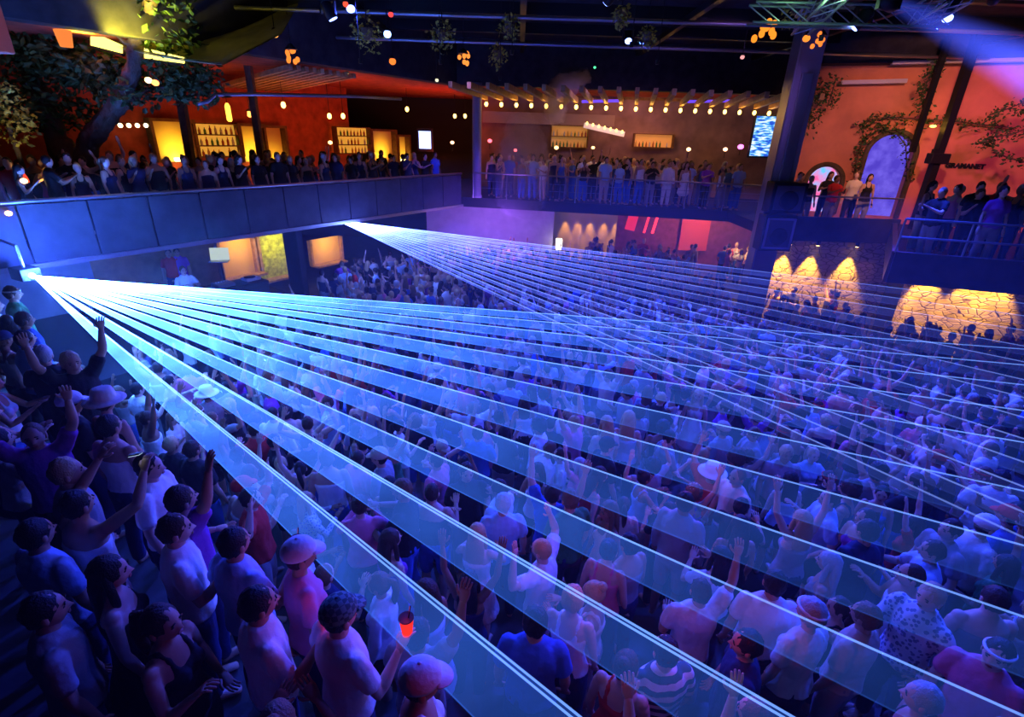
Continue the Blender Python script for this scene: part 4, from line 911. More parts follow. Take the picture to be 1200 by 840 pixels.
def laser(src_px, z, sheets, lab, m_sheet, m_edge, group_lab, far_stop=None, th=.012):
    o = at_z(*src_px, z); t = thing('laser_projector', lab, 'laser', o)
    q0 = at_z(src_px[0]+400, src_px[1]+400*sheets[len(sheets)//2][0], z)-o; rz_ = math.atan2(q0.y, q0.x)-PI/2; R_ = Matrix.Rotation(rz_, 3, 'Z')
    MB().box(R_@Vector((0, -.24, .02)), (.34, .44, .24), rot=R_, bev=.015).obj('housing', M_black, t)
    MB().lathe([(.05, 0), (.05, .04)], R_@Vector((0, -.03, 0)), 16, rot=R_@Matrix.Rotation(-PI/2, 3, 'X')).obj('lens', glow('laser_lens', (.35, .75, 1), 60), t)
    MB().tube([R_@Vector((0, -.24, .12)), R_@Vector((0, -.24, .55)), R_@Vector((0, -.9, .62))], .03, 8).obj('bracket', M_steel, t)
    for (s_lo, s_hi, dbl) in sheets:
        D = []
        for s in (s_lo, s_hi):
            q = at_z(src_px[0]+400, src_px[1]+400*s, z)-o; D.append(q.normalized())
        L_ = [min(ray_len(o, d), far_stop(o, d) if far_stop else 99) for d in D]
        a, b = D[0]*L_[0], D[1]*L_[1]; h = Vector((0, 0, th/2)); s0 = .05
        V = [D[0]*s0-h, a-h, b-h, D[1]*s0-h, D[0]*s0+h, a+h, b+h, D[1]*s0+h]
        sh = MB().add(V, [(3, 2, 1, 0), (4, 5, 6, 7), (0, 1, 5, 4), (1, 2, 6, 5), (2, 3, 7, 6), (3, 0, 4, 7)]).obj('laser_beam', m_sheet, t)
        nb = 2 if dbl else 1
        for k in range(nb):
            dd = (D[1]*(1-k*.085)+D[0]*k*.085).normalized(); Lk = L_[1]*.995
            MB().loft([dd*.05, dd*Lk], [.004, .011], n=6, cap=False).obj('beam_line', m_edge, sh)
        dd = D[0]; MB().loft([dd*.05, dd*L_[0]*.995], [.003, .006], n=6, cap=False).obj('beam_line', m_sheet, sh)
    return t, o
BLUE = (.045, .18, 1.0)
ms1 = beam_mat('laser_sheet_light', BLUE, 104, 2.85, .0, .2); me1 = beam_mat('laser_line_light', (.16, .34, 1.0), 30, 5.5, .30, .5, .15)
ms2 = beam_mat('laser_sheet_far_light', (.10, .16, 1.0), 22, 5.0, .0, .8); me2 = beam_mat('laser_line_far_light', (.20, .32, 1.0), 18, 8.0, .16, 1.5, .15)
SH1 = [(1.0, .805, 1), (.685, .58, 1), (.505, .444, 0), (.405, .344, 0), (.318, .272, 0), (.252, .217, 0), (.198, .168, 0), (.155, .136, 0), (.127, .110, 0), (.104, .090, 0), (.086, .074, 0)]
SH2 = [(.478, .462, 0), (.445, .425, 0), (.405, .388, 0), (.370, .352, 0), (.335, .318, 0), (.302, .287, 0), (.272, .258, 0), (.246, .232, 0), (.220, .206, 0), (.196, .183, 0), (.173, .160, 0), (.151, .139, 0), (.131, .121, 0)]
def stop_r(o, d):
    # stop at the front of the nearer right balcony / orange wall
    n = Vector((.26, .966, 0)); p = Vector((11.35, 11.2, 0)); k = d.dot(n)
    return ((p-o).dot(n)/k) if k > .02 and 0 else 99
laser((38, 323), 3.4, SH1, 'laser projector at the picture edge throwing wide blue-white beams', ms1, me1, '')
laser((395, 258), 3.25, SH2, 'laser projector under the balcony corner throwing a narrow fan of beams', ms2, me2, '')
for px, py, y, tg, lab in ((1042, 2, 9.4, at_y(1215, 80, 15.5), 'stage light in the truss throwing the wide blue beam'),):
    p = at_y(px, py, y); moving_head(p, lab, tg)
# the wide blue beam of the stage light: a cone of lit haze
p = at_y(1038, -2, 9.4); q = at_y(1235, 95, 15.0)
d = (q-p).normalized(); o = bpy.data.objects.new('light_beam', MB().cone((0, 0, 0), q-p, .12, .8, 32).mesh('light_beam', [], True)); C.objects.link(o); o.location = p
m = bpy.data.materials.new('haze_beam'); m.use_nodes = True; nt = m.node_tree; N = nt.nodes
for n in list(N): N.remove(n)
ou = N.new('ShaderNodeOutputMaterial'); em = N.new('ShaderNodeEmission'); em.inputs['Color'].default_value = (.06, .10, 1, 1); nt.links.new(em.outputs[0], ou.inputs['Volume']); o.data.materials.append(m)
def vm(op, a, b=None, v=None):
    n = N.new('ShaderNodeVectorMath'); n.operation = op; nt.links.new(a, n.inputs[0])
    if b is not None: nt.links.new(b, n.inputs[1])
    if v is not None: n.inputs[1].default_value = v
    return n
def sm_(op, a, b=None, v=None, v2=None):
    n = N.new('ShaderNodeMath'); n.operation = op; nt.links.new(a, n.inputs[0])
    if b is not None: nt.links.new(b, n.inputs[1])
    if v is not None: n.inputs[1].default_value = v
    if v2 is not None: n.inputs[2].default_value = v2
    return n
tcv = N.new('ShaderNodeTexCoord').outputs['Object']; tt_ = vm('DOT_PRODUCT', tcv, v=d).outputs['Value']; ll = vm('DOT_PRODUCT', tcv, tcv).outputs['Value']
r2 = sm_('SUBTRACT', ll, sm_('MULTIPLY', tt_, tt_).outputs[0]).outputs[0]; Rt = sm_('MULTIPLY_ADD', tt_, v=.68/(q-p).length, v2=.12).outputs[0]
fr = sm_('DIVIDE', r2, sm_('MULTIPLY', Rt, Rt).outputs[0]).outputs[0]; fa = sm_('MULTIPLY_ADD', fr, v=-.8, v2=.8); fa.use_clamp = True
nt.links.new(sm_('MULTIPLY', fa.outputs[0], fa.outputs[0]).outputs[0], em.inputs['Strength'])
tag(o, 'broad blue light beam in the haze reaching the orange wall', 'light beam')
# small fixtures
for px, py, y, lab in ((384, 10, 13, 'black stage light hanging over the red room'), (1012, 20, 11.5, 'white strip-lit fixture on the green-tinted truss')):
    moving_head(at_y(px, py, y), lab, (0, 14, 0))
# ivy over the orange wall and along the balcony
def ivy(pts, off, n, r, lab, sd, m=M_leaf, size=.12):
    P = [W(px, py, off) for px, py in pts]; t = thing('ivy', lab, 'ivy', P[0]); mb = MB(); rn = random.Random(sd)
    k = max(1, n//len(P)//2)
    for i in range(len(P)-1):
        for j in range(6):
            c = P[i].lerp(P[i+1], j/6)-P[0]; leaves(mb, c+Vector((rn.uniform(-.1, .1), 0, rn.uniform(-.15, .1))), (r, .12, r), max(4, n//(6*len(P))), size, sd*100+i*10+j)
    mb.obj('foliage', m, t); st = MB(); st.tube([p-P[0]+Vector((0, .02, 0)) for p in P], .02, 6); st.obj('stem', M_bark, t); return t
ivy([(1010, 150), (1020, 140), (1040, 137), (1075, 140), (1110, 141), (1150, 146), (1190, 150)], .2, 420, .22, 'ivy trailing along the ledge above the big arch', 1)
ivy([(1002, 215), (1005, 185), (1012, 162), (1030, 152), (1050, 155), (1062, 170), (1064, 215)], .15, 520, .16, 'ivy wreath growing around the big arched opening', 2)
ivy([(945, 85), (955, 105), (950, 130), (948, 152)], .8, 460, .45, 'dark ivy curtain hanging beside the tall pillar', 3)
ivy([(980, 92), (975, 110), (970, 125)], .6, 200, .4, 'ivy bunch under the roof ledge', 8)
ivy([(1100, 72), (1090, 90), (1080, 110), (1083, 135)], 1.0, 420, .32, 'ivy bunch hanging from the short dark post', 4)
ivy([(1160, 165), (1150, 168), (1165, 160), (1185, 158), (1205, 150)], 1.5, 240, .22, 'dark branch with leaves at the edge over the orange wall', 5)
ivy([(1165, 178), (1180, 184), (1200, 190), (1215, 185)], 1.4, 160, .16, 'lower leafy branch at the edge over the orange wall', 6)
ivy([(1160, 135), (1180, 128), (1200, 120), (1215, 130)], 1.5, 200, .2, 'upper leafy branch at the edge over the orange wall', 7)
ledge = MB(); a = W(985, 97, .25); b = W(1062, 95, .25); ledge.beam(a, b, .3, .12); struct(ledge.obj('trim_2', mat('ledge_grey', (.5, .45, .5), .6)))
a = W(1045, 74, .5); b = W(1210, 70, .5); struct(MB().beam(a, b, .3, .1).obj('trim_3', mat('ledge_grey', (.5, .5, .5), .6)))
# smoke: a puff drifting down from the roof in front of the back balcony
def smoke(pts, rad, lab, dens, col, emis=0):
    mb = MB(); c0 = pts[0]; mb.loft([p-c0 for p in pts], rad, n=16); mb2 = remesh(mb, .18, 3, wrinkle=.18)
    m = bpy.data.materials.new('smoke'); m.use_nodes = True; nt = m.node_tree; N = nt.nodes
    for n in list(N): N.remove(n)
    ou = N.new('ShaderNodeOutputMaterial'); v = N.new('ShaderNodeVolumePrincipled'); v.inputs['Color'].default_value = (*col, 1); v.inputs['Density'].default_value = dens; v.inputs['Anisotropy'].default_value = .2
    nt.links.new(v.outputs[0], ou.inputs['Volume']); o = mb2.obj('smoke', m, None, True, c0); tag(o, lab, 'smoke', kind='stuff'); return o
smoke([at_y(690, 88, 22.4), at_y(662, 100, 22.4), at_y(650, 115, 22.4), at_y(652, 140, 22.4)], [.25, .5, .55, .4], 'purple smoke puff drifting below the roof over the back balcony', 1.6, (.75, .6, .8))
smoke([at_y(610, 235, 21.6), at_y(612, 205, 21.6), at_y(614, 175, 21.6), at_y(612, 145, 21.6)], [1.1, 1.2, 1.0, .7], 'tall pale smoke column in front of the back balcony', .22, (.75, .65, .85))
# ------------------------------------------------------------ the crowd
placed = []     # (x, y, radius) of everybody on the floor
def solve(px, py, hgt):
    best = None
    for f in (2.0, 1.3, 1.0, .75, .5, .25, 0.0):
        p = at_z(px, py, f+hgt)
        if p.y > 30: continue
        if abs(floor_z(p.x, p.y)-f) < 1e-6: return Vector((p.x, p.y, f))
        e = abs(floor_z(p.x, p.y)-f)
        if best is None or e < best[0]: best = (e, Vector((p.x, p.y, floor_z(p.x, p.y))))
    return best[1]
used_labels = set()
def hero(px, py, yaw, label, sc=1.0, **k):
    p = solve(px, py, 1.755*sc); placed.append((p.x, p.y, .40)); used_labels.add(label)
    return person(p, yaw, label, scale=sc, **k)
R_ = math.radians
HEROES = [
 (268, 622, -.5, 'broad-shouldered man in a blue-lit white tee below the nearest beam, dark hair', dict(pose='drink', topc='light blue', hairc='black')),  # white tee drawn as light blue cloth, putting the blue light into its colour
 (295, 692, -.9, 'dark-haired man in white tee at the bottom, just before the dark-capped one', dict(pose='drink', hairc='black', skin=0)),
 (392, 706, -.75, 'man in white tee with dark green checked cap at the terrace edge', dict(pose='drink', hat='cap', hatc='checked', hairc='black', skin=1)),
 (488, 782, -1.3, 'person in white cap and white top at the bottom beside the nearest beam', dict(sex='f', hat='cap', hatc='white', hairc='brown', top='tank')),
 (197, 606, -1.0, 'man in white tee looking down at a lit phone', dict(pose='drink', hairc='brown', skin=1)),
 (82, 578, -.3, 'man in white tank top holding a phone overhead with both hands', dict(pose='phone', top='tank', hairc='black', skin=0)),
 (168, 533, -1.4, 'dark-haired man in white tee in profile behind the phone-watching man', dict(hairc='black', skin=1)),
 (117, 459, -.2, 'person wearing a pale wide-brimmed sun hat on the raised terrace', dict(sex='f', hat='sunhat', hatc='cream', hairc='brown', top='tank', topc='black')),
 (76, 462, -.6, 'man in white cap and dark shirt beside the sun hat wearer', dict(hat='cap', topc='black', hairc='black')),
 (122, 488, -.2, 'person seen from behind in pale lilac tank top below the sun hat', dict(top='tank', topc='white', hairc='black', skin=0)),
 (205, 572, -.6, 'person with one arm stretched up beside the nearest beam on the terrace', dict(pose='rup', topc='purple', hairc='brown')),
 (118, 655, -1.1, 'dark-haired woman in black dress beside the phone-watching man', dict(sex='f', top='dress', topc='black', hair='long', hairc='black', skin=1)),
 (32, 612, -.3, 'man in pale blue tee at the picture edge under raised arms', dict(topc='light blue', hairc='black')),
 (40, 700, -.9, 'dark-haired man in grey tee at the lower corner', dict(topc='grey', hairc='black', skin=0)),
 (180, 712, -1.6, 'woman in black tank top raising one forearm near the bottom', dict(sex='f', pose='drink', top='tank', topc='black', hair='tail', hairc='brown', skin=0)),
 (24, 388, -.4, 'person in loose light blue shirt on the far end of the terrace', dict(top='shirt', topc='light blue', hairc='black')),
 (345, 636, -1.0, 'woman in pink top and white cap close under the nearest beam', dict(sex='f', topc='pink', hat='cap', hatc='white', hairc='brown')),
 (628, 716, -.15, 'heavy man in blue tee with dark hair seen from behind, near the bottom middle', dict(topc='blue', hairc='black', sc=1.06)),
 (672, 690, -.4, 'blonde woman in white tank top next to the man in blue tee', dict(sex='f', top='tank', topc='white', hair='short', hairc='blonde', skin=1)),
 (784, 752, .15, 'man in navy and white striped shirt with dark hair', dict(topc='striped', hairc='black', skin=1)),
 (735, 768, -.6, 'red-lit bare-armed person hugging the striped shirt man', dict(sex='f', top='tank', topc='red', hair='bun', hairc='brown', skin=1)),
 (800, 866, .05, 'person with both hands thrown up in front of the striped shirt man', dict(pose='up', topc='black', hairc='brown', skin=1)),
 (958, 706, .35, 'grey-haired woman in a baggy white tee with white headband', dict(sex='f', topc='white', hairc='grey', hat='band', skin=1, sc=1.05)),
 (882, 742, 1.3, 'dark-haired man in navy tee turned to the grey-haired woman', dict(topc='navy', hairc='black')),
 (912, 672, -.3, 'man in pale tee behind the grey-haired woman', dict(topc='white', hairc='black')),
 (1098, 686, 1.9, 'light-haired man in grey patterned shirt, forearm out', dict(pose='drink', top='shirt', topc='patterned', hairc='blonde', skin=1)),
 (1178, 752, 2.1, 'person with white sunglasses band and magenta tee at the lower corner', dict(topc='pink', hat='band', hairc='black', skin=1)),
 (1092, 806, 1.0, 'grey-haired person in black tank top at the bottom edge beside the magenta tee', dict(sex='f', top='tank', topc='black', hairc='grey', skin=1)),
 (870, 606, -.1, 'bare-armed woman in dark dress with brown hair under the white line', dict(sex='f', top='dress', topc='black', hair='long', hairc='brown', skin=0)),
 (1022, 612, .2, 'man in navy tee with headphones-like dark hair, back turned', dict(topc='navy', hairc='black', skin=0, sc=1.05)),
 (1158, 606, -1.6, 'person in long white shirt twisting towards the picture edge', dict(top='shirt', topc='white', hat='cap', hatc='white', hairc='brown', skin=1)),
 (970, 486, -.1, 'short-haired blonde man in dark tank top seen from behind', dict(top='tank', topc='navy', hairc='blonde', skin=1)),
 (944, 600, .1, 'woman with both arms bent up above her blonde head', dict(sex='f', pose='up', top='tank', topc='grey', hair='long', hairc='blonde', skin=1)),
 (606, 524, -1.0, 'man in bright white tee bending forward between two beams', dict(topc='white', hairc='light brown', lean=-.35)),
 (712, 488, .3, 'blonde long-haired woman in cream top riding above the crowd', dict(sex='f', topc='cream', hair='long', hairc='blonde', skin=1, sc=1.08)),
 (738, 482, -.2, 'tall blonde woman in light blue tank top beside the cream top', dict(sex='f', top='tank', topc='light blue', hair='long', hairc='blonde', skin=1, sc=1.08)),
 (820, 456, 2.6, 'pale green lit person in white dress with blonde hair', dict(sex='f', top='dress', topc='white', hair='long', hairc='blonde', skin=1)),
 (676, 424, .1, 'distant figure in white with both arms raised behind the beams', dict(pose='up', topc='white', hairc='light brown', skin=1)),
 (512, 426, -.5, 'person in white cap and white tee between the third and fourth beams', dict(hat='cap', topc='white', hairc='brown', skin=1)),
 (500, 470, -.4, 'woman in bright white tank top with raised right arm', dict(sex='f', pose='rup', top='tank', topc='white', hairc='brown', skin=1)),
 (1134, 452, .2, 'person raising one bright forearm high near the far wall', dict(pose='rup', topc='white', hairc='brown', skin=1)),
 (1064, 428, -.2, 'person holding one red-lit fist up before the stone wall', dict(pose='lup', topc='navy', hairc='brown', skin=0)),
 (1104, 530, .4, 'man in red cap and white tee', dict(hat='cap', hatc='red', topc='white', hairc='brown')),
 (1190, 596, .5, 'man in red cap at the picture edge above the white shirt', dict(hat='cap', hatc='red', topc='blue', hairc='brown')),
 (714, 634, -.5, 'dark-haired woman with bun in pink tank top lit red', dict(sex='f', top='tank', topc='pink', hair='bun', hairc='black', skin=1)),
 (740, 628, .5, 'man in grey tank top next to the pink tank top', dict(top='tank', topc='grey', hairc='black', skin=0)),
 (590, 580, .1, 'pale-haired man in light blue tee under the second beam', dict(topc='light blue', hairc='grey', skin=1)),
 (660, 548, -1.3, 'red-lit woman bending with long brown hair between beams', dict(sex='f', top='tank', topc='red', hair='long', hairc='brown', skin=1, lean=-.3)),
 (785, 505, -1.5, 'man in grey tee pushing one red-lit arm forward', dict(pose='drink', topc='grey', hairc='black', skin=1)),
 (1120, 610, 1.6, 'man in light grey tee turned towards the white shirt', dict(topc='grey', hairc='brown', skin=1)),
 (1000, 565, .8, 'woman with curly brown hair and navy tank top', dict(sex='f', top='tank', topc='navy', hair='curly', hairc='brown', skin=0)),
 (1165, 520, .3, 'broad man in white tee near the edge behind the red caps', dict(topc='white', hairc='light brown', skin=1)),
 (850, 470, 1.2, 'woman in purple tee with ponytail beside the pale green lit person', dict(sex='f', topc='purple', hair='tail', hairc='brown', skin=1)),
 (560, 500, -.3, 'man in blue tee drinking between the second and third beams', dict(pose='drink', topc='blue', hairc='brown', skin=1)),
 (455, 560, -.2, 'dark-haired woman in navy dress under the second beam', dict(sex='f', top='dress', topc='navy', hair='long', hairc='black', skin=1)),
 (455, 622, -.8, 'woman in purple dress with long brown hair below the second beam', dict(sex='f', top='dress', topc='purple', hair='long', hairc='brown', skin=1)),
 (420, 582, .2, 'person in pink shirt clapping at the upper line of the nearest beam', dict(sex='f', pose='clap', top='shirt', topc='pink', hair='bun', hairc='brown', skin=1)),
]
hero_objs = {}
for (px, py, yaw, lab, k) in HEROES:
    hero_objs[lab] = hero(px, py, yaw, lab, **k)
# the DJ and two companions on the stage
def at_xy(p, **k): return person(p, k.pop('yaw'), k.pop('label'), **k)
dj = at_z(213, 312, 2.72); person((dj.x, dj.y, 1.0), PI+.9, 'DJ in bright white tee leaning over the decks', scale=.98, pose='clap', topc='white', hairc='light brown', skin=1)
for px, py, lab, tc_ in ((196, 292, 'standing person in dark red tee behind the DJ, nearer the laser', 'red'), (206, 291, 'standing person in purple tee right behind the DJ', 'purple')):
    p = at_z(px, py, 2.75); person((p.x, p.y, 1.0), PI+.6, lab, pose='down', topc=tc_, hairc='black', skin=0)
# two figures in white that stand out at the back balcony rail, and a third near the pillar
for px, lab, kw in ((779, 'man in white shirt and white trousers at the back balcony rail', dict(top='shirt', topc='white', botc='white')), (799, 'woman in white dress at the back balcony rail', dict(sex='f', top='dress', topc='white', hair='long')),
                    (861, 'person in light blue tee and jeans at the back balcony rail near the pillar', dict(topc='light blue', botc='blue'))):
    p = at_plane(px, 233, BA+Vector((0, .45, 0)), (.174, .985, 0)); person((p.x, p.y, ZB), PI, lab, **kw)

# ---- everybody else on the floor
rnd = random.Random(77)
def px_ok(x, y, z, m=40):
    u, v, w = proj((x, y, z)); return w > .8 and -m < u < 1200+m and v < 840+130
stage = [Lp(-3.4, -1.75), Lp(4.8, -1.75)]
def free(x, y):
    if y < .9 or y > 22.8: return False
    p = Vector((x, y, 0)); off = (p-L0).dot(LN); tt = (p-L0).dot(LD)
    if off > -1.75 and -3.8 < tt < 5.4: return False        # stage
    if off > -.3 and tt < 5.4: return False
    if off > 1.2: return False
    if abs(x-7.8) < .7 and abs(y-16.3) < .7: return False
    if y > 17.0 and x > 8.2: return False
    if y > 16.9 and x > 7.4: return False
    if x > 11 and y > 14.2-(x-12)*.268 : return False
    return True
spots = []
sp = .56; j = 0; y = .9
while y < 23:
    x = -17 + (sp/2 if j % 2 else 0)
    while x < 19:
        q = (x+rnd.uniform(-.19, .19), y+rnd.uniform(-.17, .17))
        dens = .93 if y < 17 else .8
        if plat(*q) > .25 and q[1] < 8.2: dens = .80
        if q[0] < -5.5 and 8.2 < q[1] < 11: dens = .35
        if rnd.random() < dens and free(*q):
            fz = floor_z(*q)
            u, v, w = proj((q[0], q[1], fz+1.6))
            edge = abs(plat(*q)-.25) < .22 and q[1] < 8.4
            if w > 1.6 and -30 < u < 1230 and v < 905 and not edge and all((q[0]-a)**2+(q[1]-b)**2 > .15 for _, a, b, *_r in spots[-90:]) and all((q[0]-a)**2+(q[1]-b)**2 > (r+.02)**2 for a, b, r in placed): spots.append((w, q[0], q[1], fz, u, v))
        x += sp
    y += sp*.87; j += 1
spots.sort()
N_IND = 300-len(HEROES)-6
near = spots[:N_IND]; far = spots[N_IND:]
ANCH = [((u, v), s) for (u, v, s) in (
 (295, 700, 'dark-haired man in white tee'), (392, 706, 'dark-capped man'), (488, 790, 'white-capped person at the bottom'), (197, 615, 'phone-watching man'), (82, 590, 'man filming overhead'), (117, 470, 'sun hat'), (40, 700, 'grey tee at the corner'),
 (345, 640, 'pink top and white cap'), (628, 725, 'heavy man in blue'), (784, 755, 'striped shirt'), (958, 710, 'grey-haired woman'), (1098, 690, 'patterned shirt'), (1178, 752, 'magenta tee'), (870, 606, 'dark dress and brown hair'), (1022, 612, 'broad navy tee'),
 (1158, 606, 'long white shirt'), (970, 486, 'blonde man in tank top'), (944, 590, 'blonde with raised arms'), (606, 524, 'bending white tee'), (725, 485, 'two tall blondes'), (820, 456, 'pale green lit figure'), (676, 424, 'distant white figure'), (500, 450, 'white cap'),
 (1104, 530, 'first red cap'), (1190, 596, 'second red cap'), (714, 634, 'pink tank top and bun'), (590, 580, 'pale-haired man in light blue'), (660, 548, 'red-lit bending woman'), (1134, 452, 'bright raised forearm'), (455, 590, 'second beam women'), (24, 400, 'loose light blue shirt'), (850, 480, 'purple tee and ponytail'))]
POSEW = {'arms down': 'with arms down', 'up': 'both arms up', 'rup': 'right arm up', 'lup': 'left arm up', 'clap': 'clapping', 'drink': 'one forearm lifted', 'bent': 'elbows out overhead', 'phone': 'both hands held forward', 'down': 'arms hanging'}
HAIRW = {'short': 'short %s hair', 'shaved': 'cropped %s hair', 'long': 'long %s hair', 'tail': '%s ponytail', 'curly': 'curly %s hair', 'bun': '%s bun'}
for (w, x, y, fz, u, v) in near:
    for _ in range(60):
        sex = 'f' if rnd.random() < .42 else 'm'
        pose = rnd.choices(['down', 'drink', 'clap', 'rup', 'lup', 'up', 'bent', 'phone'], [30, 17, 16, 9, 8, 8, 6, 6])[0]
        if w < 3.4 and pose in ('up', 'rup', 'lup', 'bent'): pose = 'down'
        top = rnd.choices(['tee', 'tank', 'shirt', 'dress'], [60, 18, 12, 0] if sex == 'm' else [30, 38, 4, 28])[0]
        topc = rnd.choices(['white', 'black', 'grey', 'navy', 'blue', 'pink', 'red', 'purple', 'beige', 'green', 'cream', 'light blue', 'patterned'], [24, 15, 11, 9, 7, 5, 4, 4, 4, 3, 5, 9, 3])[0]
        hair = rnd.choices(['short', 'shaved', 'curly'], [70, 22, 8])[0] if sex == 'm' else rnd.choices(['long', 'tail', 'bun', 'curly'], [50, 22, 16, 12])[0]
        hc = rnd.choices(list(HAIRC), [34, 30, 14, 17, 5])[0]
        hat = rnd.choices([None, 'cap', 'sunhat', 'band'], [90, 6, 1, 3])[0]; hatc = rnd.choice(['white', 'black', 'red', 'navy', 'beige'])
        a = min(ANCH, key=lambda a: (a[0][0]-u)**2+(a[0][1]-v)**2); dx = a[0][0]-u; dy = a[0][1]-v
        rel = 'behind' if dy > abs(dx)*.8 else ('in front of' if -dy > abs(dx)*.8 else 'beside')
        hw = (hatc+' '+{'cap': 'cap', 'sunhat': 'sun hat', 'band': 'headband'}[hat]) if hat else HAIRW[hair] % hc
        lab = '%s in %s %s, %s, %s, %s %s' % ('woman' if sex == 'f' else 'man', topc, {'tee': 'tee', 'tank': 'tank top', 'shirt': 'long-sleeved shirt', 'dress': 'dress'}[top], hw, POSEW[pose], rel, a[1])
        if lab not in used_labels and len(lab.replace(',', '').split()) <= 16: break
    used_labels.add(lab)
    base = -.6 if x < -1.5 else (.35 if x < 5 else .9)
    yaw = rnd.gauss(base, .9) if rnd.random() < .8 else rnd.uniform(-PI, PI)
    person((x, y, fz), yaw, lab, sex=sex, pose=pose, top=top, topc=topc, bottom=rnd.choice(['trousers', 'shorts']), botc=rnd.choice(['navy', 'black', 'blue', 'grey', 'beige', 'black']), hair=hair, hairc=hc, skin=rnd.randrange(4), hat=hat, hatc=hatc,
           scale=rnd.uniform(.97, 1.06) if sex == 'm' else rnd.uniform(.90, .99), group='people in the dancing crowd')
# ---- the mass beyond: the far end of the floor and the balconies, one object
PAL = [('skin', k) for k in range(4)]+[('hair', k) for k in HAIRC]+[('cloth', k) for k in CLOTH]
PALM = [SKIN[k] if a == 'skin' else HAIRM[k] if a == 'hair' else CLOTHM[k] for a, k in PAL]
PI_ = {ak: i for i, ak in enumerate(PAL)}
low = {}
def lowpart(key, fn, *a):
    if key not in low:
        mb = fn(*a); tris = []
        for f in mb.f:
            for i in range(1, len(f)-1): tris.append((f[0], f[i], f[i+1]))
        low[key] = (np.array([tuple(v) for v in mb.v], 'f'), np.array(tris, 'i'))
    return low[key]
VV = []; TT = []; MI = []; nvt = 0
def mass_person(x, y, z, yaw, sex, pose, top, topc, botc, hair, hc, skin, sc):
    global nvt
    parts = [(lowpart(('b', sex, pose), body_mesh, sex, pose, True), ('skin', skin)), (lowpart(('h', hair), hair_mesh, hair, True), ('hair', hc)), (lowpart(('t', sex), trousers_mesh, sex, False, True), ('cloth', botc))]
    parts.append((lowpart(('s', sex, pose), shirt_mesh, sex, pose, True), ('cloth', topc)) if top == 'tee' else (lowpart(('k', sex), tank_mesh, sex, True), ('cloth', topc)))
    c, s = math.cos(yaw)*sc, math.sin(yaw)*sc; M = np.array([[c, s, 0], [-s, c, 0], [0, 0, sc]], 'f')
    for (v, t), m in parts:
        VV.append(v@M+np.array([x, y, z], 'f')); TT.append(t+nvt); MI.append(np.full(len(t), PI_[m], 'i')); nvt += len(v)
def rand_mass(x, y, z, yaw, armup=.25, whites=24, dark=False):
    sex = 'f' if rnd.random() < .42 else 'm'; pose = rnd.choice(['up', 'rup', 'lup', 'bent']) if rnd.random() < armup else rnd.choice(['down', 'drink', 'clap', 'down'])
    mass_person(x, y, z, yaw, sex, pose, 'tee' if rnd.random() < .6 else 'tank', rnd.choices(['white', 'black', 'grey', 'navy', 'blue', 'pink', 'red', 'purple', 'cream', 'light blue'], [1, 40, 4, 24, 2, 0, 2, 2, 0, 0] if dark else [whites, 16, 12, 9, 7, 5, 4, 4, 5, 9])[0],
                rnd.choice(['navy', 'black', 'blue', 'grey', 'beige']), rnd.choice(['short', 'short', 'shaved']) if sex == 'm' else rnd.choice(['long', 'tail', 'bun']), rnd.choices(list(HAIRC), [34, 30, 14, 17, 5])[0], rnd.randrange(4), rnd.uniform(.92, 1.05))
for (w, x, y, fz, u, v) in far: rand_mass(x, y, fz, rnd.gauss(.9, 1.0))
nb = 0
for row, off in enumerate((.55, 1.15, 1.8, 2.5)):     # left balcony, behind the parapet
    t_ = -13.5
    while t_ < 13:
        p = Lp(t_+rnd.uniform(-.1, .1), off+rnd.uniform(-.1, .1)); t_ += .55
        u, v, w = proj((p.x, p.y, 5.2))
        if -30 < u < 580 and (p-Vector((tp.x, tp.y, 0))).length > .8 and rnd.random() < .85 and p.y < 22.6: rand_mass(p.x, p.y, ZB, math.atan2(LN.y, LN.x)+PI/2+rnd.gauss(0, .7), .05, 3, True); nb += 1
for row in range(4):                                   # back balcony
    for i in range(24):
        x = -1.2+i*.44+rnd.uniform(-.1, .1); yy = 23.25-(x+1.9)*.174+row*.6
        if rnd.random() < .8 and not (row == 0 and any(abs(proj((x, yy, ZB))[0]-q) < 9 for q in (779, 799, 861))): rand_mass(x, yy+.1, ZB, PI+rnd.gauss(0, .7), .05, 10); nb += 1
for row in range(5):                                   # right balconies
    for i in range(30):
        x = 9.2+i*.46+rnd.uniform(-.1, .1)
        if x < 11.35: yf = 17.2+row*.6 if rnd.random() < .5 else 12.4-(x-8.75)*.29+row*.62+.0
        else: yf = 11.75-(x-11.35)*.27+row*.62
        if yf < 17 and x < 12 and yf-11.95 > (x-8.9)*1.42: continue
        if (Vector((x, yf, 0))-WA).dot(WN) < .5 or rnd.random() > .82: continue
        if proj((x, yf, 5))[0] > 1240: continue
        rand_mass(x, yf, ZB, PI+rnd.gauss(-.5, .7), .08, 12); nb += 1
for k in range(26):                                   # guests standing under the back balcony and beside the stage
    x = 3.5+rnd.random()*8; rand_mass(x, 23.4+rnd.random()*2.0, 0, rnd.uniform(-PI, PI), .1)
V_ = np.concatenate(VV); T_ = np.concatenate(TT); M_ = np.concatenate(MI)
me = bpy.data.meshes.new('crowd'); me.vertices.add(len(V_)); me.vertices.foreach_set('co', V_.ravel()); me.loops.add(len(T_)*3); me.loops.foreach_set('vertex_index', T_.ravel().astype('i'))
me.polygons.add(len(T_)); me.polygons.foreach_set('loop_start', np.arange(0, len(T_)*3, 3, dtype='i')); me.polygons.foreach_set('material_index', M_); me.polygons.foreach_set('use_smooth', np.ones(len(T_), bool))
for m in PALM: me.materials.append(m)
me.update(calc_edges=True); o = bpy.data.objects.new('crowd', me); C.objects.link(o)
